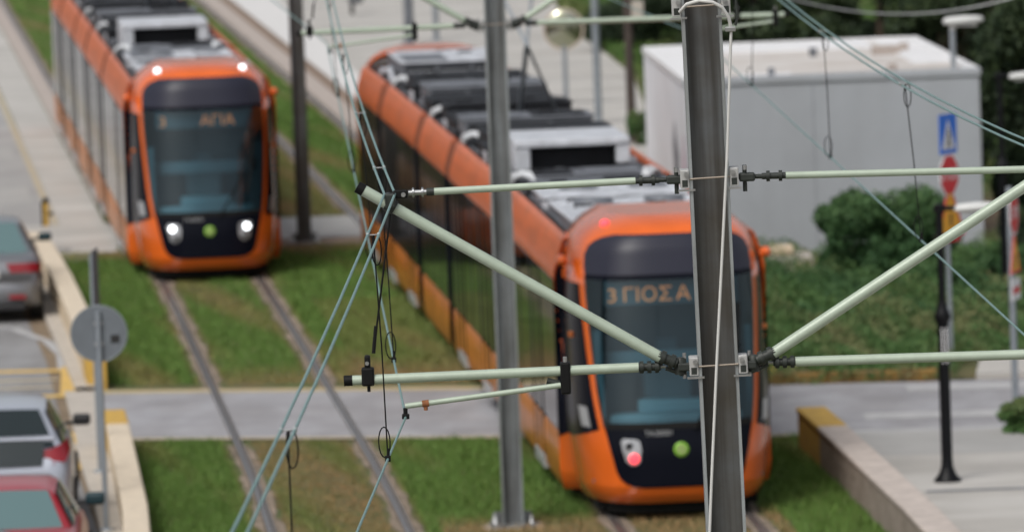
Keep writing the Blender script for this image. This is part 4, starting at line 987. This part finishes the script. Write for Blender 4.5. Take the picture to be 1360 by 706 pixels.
    def section(a, c, doors, wins, roof, last=False):
        L = c-a; Mx = place(a, c); g = .10
        prof = [(1.15, .30), (1.185, .62), (1.185, 2.66), (1.05, 2.945), (-1.05, 2.945), (-1.185, 2.66), (-1.185, .62), (-1.15, .30)]
        b = MB(); n_ = len(prof); vs = [(x_, g, z) for x_, z in prof]+[(x_, L-g, z) for x_, z in prof]
        b.add(vs, [tuple(range(n_)), tuple(range(n_, 2*n_))[::-1]]+[(i, (i+1) % n_, n_+(i+1) % n_, n_+i) for i in range(n_)], 'tram_black')
        par = b.build('body_section', None, root, M4=Mx)
        for sg in (-1, 1):
            cv = [(1.199, 2.56), (1.203, 2.64), (1.19, 2.70), (1.15, 2.84), (1.095, 3.0), (1.07, 3.035), (1.03, 3.045), (1.0, 3.03), (1.0, 2.95)]
            b = MB(); b.grid([[(sg*x_, y_, z) for x_, z in cv] for y_ in frange(g, L-g, 6)], 'orange_dusty', True)
            for yy, rv in ((g, 1), (L-g, -1)): b.add([(sg*x_, yy, z) for x_, z in cv], [tuple(range(len(cv)))], 'orange_dusty')
            b.build('cantrail', None, par)
            free = []; pos = g
            for d in sorted(doors)+[L-g]:
                if d-pos > .2: free.append((pos, d-.012))
                pos = d+1.32
            for (p0, p1) in free:
                b = MB(); b.grid([[(sg*1.17, y_, .22), (sg*1.2, y_, .3), (sg*1.205, y_, .55), (sg*1.202, y_, .80), (sg*1.18, y_, .82)] for y_ in (p0, (p0+p1)/2, p1)], 'orange_skirt', True); b.build('skirt_panel', None, par)
            for d in doors:
                b = MB()
                for q in (0, .655): b.box(*sorted((sg*1.19, sg*1.207)), d+q+.01, d+q+.645, .36, .82, 'orange_skirt', .006)
                dr = b.build('door', None, par)
                b = MB()
                for q in (0, .655): b.box(*sorted((sg*1.19, sg*1.206)), d+q+.045, d+q+.61, .86, 2.52, 'tram_glass', .005)
                b.build('door_glass', None, par)
                b = MB()
                for q in (-.02, .625, 1.27): b.box(*sorted((sg*1.186, sg*1.211)), d+q, d+q+.055, .36, 2.555, 'rubber')
                b.build('door_seal', None, par)
                b = MB(); b.box(*sorted((sg*1.10, sg*1.215)), d, d+1.3, .20, .345, 'silver', .01); b.build('door_sill', None, par)
            for (p0, p1) in wins:
                b = MB(); b.box(*sorted((sg*1.187, sg*1.2055)), p0+.07, p1-.07, .86, 2.55, 'tram_glass', .006); b.build('window', None, par)
        b = MB(); b.box(-.995, .995, g, L-g, 2.947, 2.965, 'roof_floor'); b.build('roof', None, par)
        b = MB(); b.box(-1.05, 1.05, g+.1, L-g-.1, .13, .305, 'rubber'); b.build('underframe', None, par)
        roof(par, L); clutter(par, L, 18)
        # bogie with wheels
        if L > 7 or L < 6:
            yc = L*.45
            for q in (-.9, .9):
                for sg in (-1, 1):
                    b = MB(); b.lathe([(.29, -.05), (.30, 0), (.27, .05), (.1, .06)], (sg*.74, yc+q, .30), 'x', 18, 'rail_foot'); b.build('wheel', None, par)
        return par
    def bellows(a, c):
        Mx = place(a, c); L = c-a; b = MB(); prof = [(1.14, .35), (1.16, 2.6), (1.04, 2.9), (.9, 2.94), (-.9, 2.94), (-1.04, 2.9), (-1.16, 2.6), (-1.14, .35)]
        rows = []
        for i in range(9):
            k_ = 1 if i % 2 else .955; rows.append([(x_*k_, -.1+(L+.2)*i/8, z*(1 if i % 2 else .985)) for x_, z in prof])
        b.grid(rows, 'rubber', False, True); o = b.build('gangway_bellows', None, root, M4=Mx)
        for sg in (-1, 1):
            b = MB()
            for k_ in range(3):
                yy = .0+k_*.22; b.tube([(sg*.66, yy-.3, 2.97), (sg*.72, yy-.15, 3.09+.02*k_), (sg*.82, yy+.08, 3.13), (sg*.91, yy+.28, 3.08), (sg*.95, yy+.38, 2.97)], .024, 8, 'hose')
            b.build('roof_hose', None, o)
        cv = [(1.2, 2.56), (1.19, 2.70), (1.15, 2.84), (1.095, 3.0), (1.0, 3.04)]
        for sg in (-1, 1):
            b = MB(); b.grid([[(sg*x_*.996, y_, z*.999) for x_, z in cv] for y_ in (-.097, L+.097)], 'joint_brown', False); b.build('joint_cover', None, o)
    def roof1(p, L):
        roof_unit(p, -.90, .90, .12, 2.5, 3.42, 'light'); roof_unit(p, -.86, .86, 2.7, 4.6, 3.34, 'light', 'cooling_unit'); roof_unit(p, -.9, .82, 4.8, 6.6, 3.38, 'light', 'cooling_unit'); roof_unit(p, -.8, .86, 6.8, 8.3, 3.30, 'mid')
        for sg in (-1, 1):
            for yy in (.9, 1.8, 3.6, 5.6):
                b = MB(); b.lathe([(.24, 3.14), (.24, 3.19), (.2, 3.20)], (sg*.42, yy, 0), n=16, mt='unit_mid'); b.build('cooling_fan', None, p)
    def roof2(p, L):
        h0 = 1.7
        b = MB(); b.box(-.74, .74, h0, h0+2.0, 3.30, 3.40, 'unit_light', .02); b.box(-.74, -.54, h0+.02, h0+1.98, 2.965, 3.298, 'unit_light', .02); b.box(.56, .74, h0+.02, h0+1.98, 3.06, 3.298, 'unit_light', .02); b.build('equipment_hood', None, p)
        b = MB(); b.box(-.52, .54, h0+.25, h0+1.9, 2.965, 3.28, 'unit_dark', .02); b.build('resistor_bank', None, p)
        roof_unit(p, -.86, .80, .2, 1.4, 3.22, 'mid'); roof_unit(p, -.92, .86, h0+2.2, h0+3.4, 3.45, 'dark'); roof_unit(p, -.8, .9, h0+3.5, L-.3, 3.58, 'dark', 'traction_case')
    def roof3(p, L):
        roof_unit(p, -.90, .86, .2, 1.3, 3.62, 'mid', 'converter_case'); roof_unit(p, -.9, .0, 1.5, 3.6, 3.45, 'dark'); roof_unit(p, -.86, .9, 3.8, 4.9, 3.56, 'dark')
        # pantograph, raised to the contact wire
        b = MB(); b.box(.05, .80, 1.6, 3.2, 3.14, 3.19, 'unit_dark', .01)
        for xx in (.12, .72):
            for yy in (1.7, 3.1): b.lathe([(.05, 2.965), (.07, 3.0), (.05, 3.04), (.07, 3.08), (.04, 3.15)], (xx, yy, 0), n=10, mt='ins_dark')
        b.build('pantograph_base', None, p)
        b = MB(); b.tube([(.1, 3.0, 3.2), (.1, 1.5, 4.2)], .035, 8, 'post_grey'); b.tube([(.6, 3.0, 3.2), (.1, 1.5, 4.2)], .022, 8, 'post_grey')
        b.tube([(.1, 1.5, 4.2), (-.3, 2.6, 5.22)], .022, 8, 'post_grey'); b.tube([(.1, 1.5, 4.2), (.35, 2.6, 5.22)], .022, 8, 'post_grey'); b.build('pantograph_arm', None, p)
        b = MB()
        for yy in (2.45, 2.75): b.tube([(-.85, yy, 5.12), (-.55, yy, 5.26), (.6, yy, 5.26), (.9, yy, 5.12)], .018, 8, 'unit_dark')
        b.build('pantograph_head', None, p)
    def roof4(p, L):
        roof_unit(p, -.90, .85, .3, 1.9, 3.45, 'dark', 'traction_case'); roof_unit(p, -.82, .9, 2.1, 3.7, 3.60, 'mid'); roof_unit(p, -.9, .8, 3.9, 4.9, 3.48, 'dark'); roof_unit(p, -.8, .9, 5.0, 6.7, 3.52, 'dark')
    def roof5(p, L):
        roof_unit(p, -.76, .86, .5, 3.4, 3.66, 'light'); tube('roof_pipe', 'unit_light', p, [(-.9, .2, 3.0), (-.88, 1.5, 3.16), (-.9, 3.0, 3.0)], .05, 8)
    W = [1.9, 10.65, 11.25, 18.4, 19.0, 24.1, 24.7, 31.8, 32.4, 37.2]
    section(W[0], W[1], [2.2], [(.12, 2.12), (3.58, 5.2), (5.2, 6.6), (6.6, 8.6)], roof1)
    bellows(W[1], W[2]); section(W[2], W[3], [.9, 5.0], [(.12, .82), (2.3, 3.6), (3.6, 4.92), (6.38, 7.05)], roof2)
    bellows(W[3], W[4]); section(W[4], W[5], [], [(.12, 1.4), (1.4, 2.7), (2.7, 4.0), (4.0, 5.0)], roof3)
    bellows(W[5], W[6]); section(W[6], W[7], [.9, 5.0], [(.12, .82), (2.3, 3.6), (3.6, 4.92), (6.38, 7.0)], roof4)
    bellows(W[7], W[8]); section(W[8], W[9], [1.2], [(.12, 1.12), (2.6, 4.6)], roof5)
    # rear cab
    b = MB(); me = shell.data
    o = bpy.data.objects.new('rear_cab_shell', me); COL.objects.link(o); o.parent = root
    o.matrix_local = place(35.3, 39.1) @ Matrix.Translation((0, 3.75, 0)) @ Matrix.Rotation(math.pi, 4, 'Z')
    b = MB(); patch(b, frange(1.05, 3.1, 16), lambda z: -XB(z)-.012, lambda z: XB(z)+.012, .006, 'tram_black'); ob = b.build('rear_windscreen', None, root, M4=o.matrix_local.copy())
    return root
make_tram('nearer orange tram behind the near mast, showing red tail lamps', 82.75, 1.9, False, [('3', -.72, .225, 'LEFT'), ('\u0393\u0399\u039f\u03a3', -.55, .225, 'LEFT'), ('\u0391', .05, .225, 'LEFT')])
make_tram('farther orange tram on the left track with both white headlights lit', 115.9, -1.9, True, [('3', -.70, .22, 'LEFT'), ('\u0391\u0393\u0399\u0391', -.06, .22, 'LEFT')])

# ------------------------------------------------------------------ parked cars
def make_car(kind, label, X_, Y_, rz, paint, gl, p):
    """y runs forward from the rear bumper; p = profile numbers"""
    t = empty(kind, (X_, Y_, 0), rz=rz, label=label, cat='car', group='cars parked along the left road')
    Lc, hw, zr, zroof, yr0, yr1, yr2, yr3, zt, zh = p     # rear glass foot, roof rear, roof front, windscreen foot; belt height rear, bonnet height
    ring = lambda y_, w_, zb_, zt_: [(-w_*.86, y_, zb_), (-w_*.97, y_, zb_+.12), (-w_, y_, zb_+.30), (-w_*.985, y_, zt_-.16), (-w_*.93, y_, zt_-.04), (-w_*.80, y_, zt_),
                                     (w_*.80, y_, zt_), (w_*.93, y_, zt_-.04), (w_*.985, y_, zt_-.16), (w_, y_, zb_+.30), (w_*.97, y_, zb_+.12), (w_*.86, y_, zb_)]
    st = [(0, hw*.84, .42, zt-.22), (.03, hw*.90, .30, zt-.10), (.12, hw*.96, .24, zt-.03), (.35, hw*.99, .20, zt), (yr0+.1, hw, .2, zt+.02), (yr1+.5, hw, .2, zt), (yr3-.2, hw, .2, zh+.06), (yr3+.3, hw*.99, .2, zh), (Lc-.5, hw*.95, .2, zh-.12), (Lc-.1, hw*.82, .26, zh-.28), (Lc, hw*.7, .36, zh-.38)]
    b = MB(); rows = [ring(*q) for q in st]; b.grid(rows, paint, True, True)
    b.add(rows[0], [tuple(range(12))], paint); b.add(rows[-1], [tuple(range(12))], paint); b.build('body', None, t)
    # cabin
    cw = hw*.90; tw = hw*.66
    def cring(y_, f, z_):  # f: 0 foot .. 1 roof
        w_ = cw+(tw-cw)*f; return [(-w_, y_), (w_, y_)]
    zb_ = zt-.02
    A = [(-cw, yr0, zb_), (cw, yr0, zb_), (cw, yr3, zh+.0), (-cw, yr3, zh+.0)]
    Bp = [(-tw, yr1, zroof-.03), (tw, yr1, zroof-.03), (tw*.97, yr2, zroof-.03), (-tw*.97, yr2, zroof-.03)]
    b = MB(); b.add(A+Bp, [(0, 1, 5, 4), (1, 2, 6, 5), (2, 3, 7, 6), (3, 0, 4, 7), (4, 5, 6, 7)], paint); cf = b.build('cabin_frame', None, t); md = cf.modifiers.new('soft', 'BEVEL'); md.width = .09; md.segments = 4; md.limit_method = 'NONE'
    for pl in cf.data.polygons: pl.use_smooth = True
    b = MB(); rows = []
    for i in range(9):
        y_ = yr1-.03+(yr2-yr1+.06)*i/8; zc_ = zroof-.03+.035*math.sin(math.pi*i/8)**.5 if 0 < i < 8 else zroof-.035
        rows.append([(tw*1.03*math.sin(a), y_, zc_-.05*(abs(math.sin(a))**4)) for a in [math.pi*(-.5+k_/8) for k_ in range(9)]])
    b.grid(rows, paint, True); b.build('roof', None, t)
    def quad_in(q, mx, mzb, mzt, off, mt_, nm, par=None):
        q = [Vector(v) for v in q]; nrm = (q[1]-q[0]).cross(q[3]-q[0]).normalized()*off
        f = lambda u, v: q[0].lerp(q[1], u).lerp(q[3].lerp(q[2], u), v)+nrm
        rows = [[f(mx+(1-2*mx)*k_/6, mzb+(1-mzb-mzt)*j/4)+nrm*(1.2*math.sin(math.pi*k_/6)) for k_ in range(7)] for j in range(5)]
        b = MB(); b.grid(rows, mt_, True); return b.build(nm, None, par or t)
    quad_in([A[0], A[1], Bp[1], Bp[0]], .055, .04, .05, .012, gl, 'rear_window')
    quad_in([A[2], A[3], Bp[3], Bp[2]], .055, .05, .05, .012, gl, 'windscreen')
    for sg, (q0, q1, q2, q3) in ((1, (A[1], A[2], Bp[2], Bp[1])), (-1, (A[3], A[0], Bp[0], Bp[3]))):
        q = [Vector(v) for v in (q0, q1, q2, q3)]
        mid0, mid1 = q[0].lerp(q[1], .48), q[3].lerp(q[2], .46)
        quad_in([q[0], mid0, mid1, q[3]], .07, .08, .10, .010, gl, 'side_window'); quad_in([mid0, q[1], q[2], mid1], .05, .08, .10, .010, gl, 'side_window')
    # door mirrors
    for sg in (-1, 1):
        c = (sg*(hw+.09), yr3-.62, zt+.06)
        b = MB(); b.box(c[0]-.10, c[0]+.10, c[1]-.06, c[1]+.06, c[2]-.06, c[2]+.07, 'mirror_teal' if paint != 'car_silver' else 'car_trim', .035); b.box(*sorted((c[0]-sg*.2, c[0]-sg*.08)), c[1]-.02, c[1]+.03, c[2]-.05, c[2]-.01, 'car_trim', .01); b.build('door_mirror', None, t)
    # lamps, bumper, plate
    for sg in (-1, 1):
        if kind == 'hatchback':
            b = MB(); b.grid([[(sg*hw*q, y_, z_) for q, y_, z_ in ((.58, .10, zt-.0), (.76, .08, zt+.02), (.90, .12, zt+.08), (.955, .30, zt+.13))], [(sg*hw*q, y_, z_) for q, y_, z_ in ((.62, .03, zt-.13), (.78, .02, zt-.15), (.93, .08, zt-.12), (.985, .26, zt-.0))]], 'tail_red', True)
        else:
            b = MB(); b.grid([[(sg*hw*q, y_, zt-.10) for q, y_ in ((.42, -.0), (.70, .005), (.885, .03), (.955, .10), (.992, .30))], [(sg*hw*q, y_, zt-.235) for q, y_ in ((.48, -.015), (.72, -.012), (.885, .005), (.952, .08), (.995, .24))]], 'tail_red', True)
        b.build('tail_light', None, t)
        b = MB(); b.box(*sorted((sg*hw*.45, sg*hw*.72)), -.075, -.055, .36, .42, 'tail_red', .005); b.build('reflector', None, t)
    b = MB(); rows = []
    for z_, e in ((.24, .05), (.30, -.02), (.42, -.06), (.54, -.05), (.60, .0)):
        rows.append([(hw*.97*math.sin(a), e+.30*(1-math.cos(a))**1.5, z_) for a in [math.pi*(-.5+k_/12) for k_ in range(13)]])
    b.grid(rows, paint, True); b.build('rear_bumper', None, t)
    b = MB(); b.box(-hw*.7, hw*.7, -.045, .05, .2, .30, 'car_trim', .01); b.build('diffuser', None, t)
    pz = .72 if kind != 'hatchback' else .60
    b = MB(); b.box(-.27, .27, -.078 if pz < .7 else -.03, -.062 if pz < .7 else .02, pz-.055, pz+.055, 'plate', .004); b.build('number_plate', None, t)
    if kind == 'hatchback':
        quad_in([(-hw*.66, -.0, zt-.16), (hw*.66, -.0, zt-.16), (hw*.70, .12, zt+.12), (-hw*.70, .12, zt+.12)], .02, .02, .02, .012, 'car_glass', 'lower_window')
        b = MB(); b.box(-hw*.8, hw*.8, .10, .30, zt+.10, zt+.15, paint, .02); b.build('spoiler', None, t)
    for sy in (.78, Lc-.85):
        for sg in (-1, 1):
            b = MB(); b.lathe([(.20, -.10), (.29, -.10), (.315, -.06), (.318, .05), (.30, .10), (.20, .105)], (sg*(hw-.10), sy, .315), 'x', 24, 'tyre')
            wh = b.build('wheel', None, t)
            b = MB(); b.lathe([(.205, -.085), (.205, .085), (.15, .07), (.05, .09)], (sg*(hw-.10), sy, .315), 'x', 20, 'rim'); b.build('rim', None, wh)
            b = MB(); b.tube([(sg*(hw+.002), sy+.36*math.cos(a), .30+.36*math.sin(a)) for a in [math.pi*k_/12 for k_ in range(13)]], .022, 6, 'car_trim'); b.build('wheel_arch', None, t)
    return t
#            length halfw zr zroof rearglass roofrear rooffront screenfoot belt bonnet
make_car('parked_car', 'grey saloon car parked at the left edge beside the farther parapet', -7.80, 110.2, R(4.2), 'car_grey', 'car_glass_teal', (4.5, .90, 0, 1.42, .62, 1.40, 2.75, 3.35, .98, .92))
make_car('hatchback', 'silver hatchback with a split rear window, in front of the red car', -5.83, 82.6, R(2.6), 'car_silver', 'car_glass', (4.3, .90, 0, 1.47, .34, .92, 2.6, 3.3, 1.05, .95))
make_car('parked_car', 'red saloon car parked behind the silver hatchback at the lower left', -5.28, 74.7, R(1.6), 'car_red', 'car_glass_teal', (4.4, .87, 0, 1.40, .62, 1.35, 2.7, 3.3, 1.04, .92))
make_car('parked_car', 'silver grey car of which only the roof shows in the bottom left corner', -5.45, 69.3, R(1.2), 'car_grey', 'car_glass_teal', (4.4, .88, 0, 1.49, .5, 1.3, 2.7, 3.3, .98, .9))
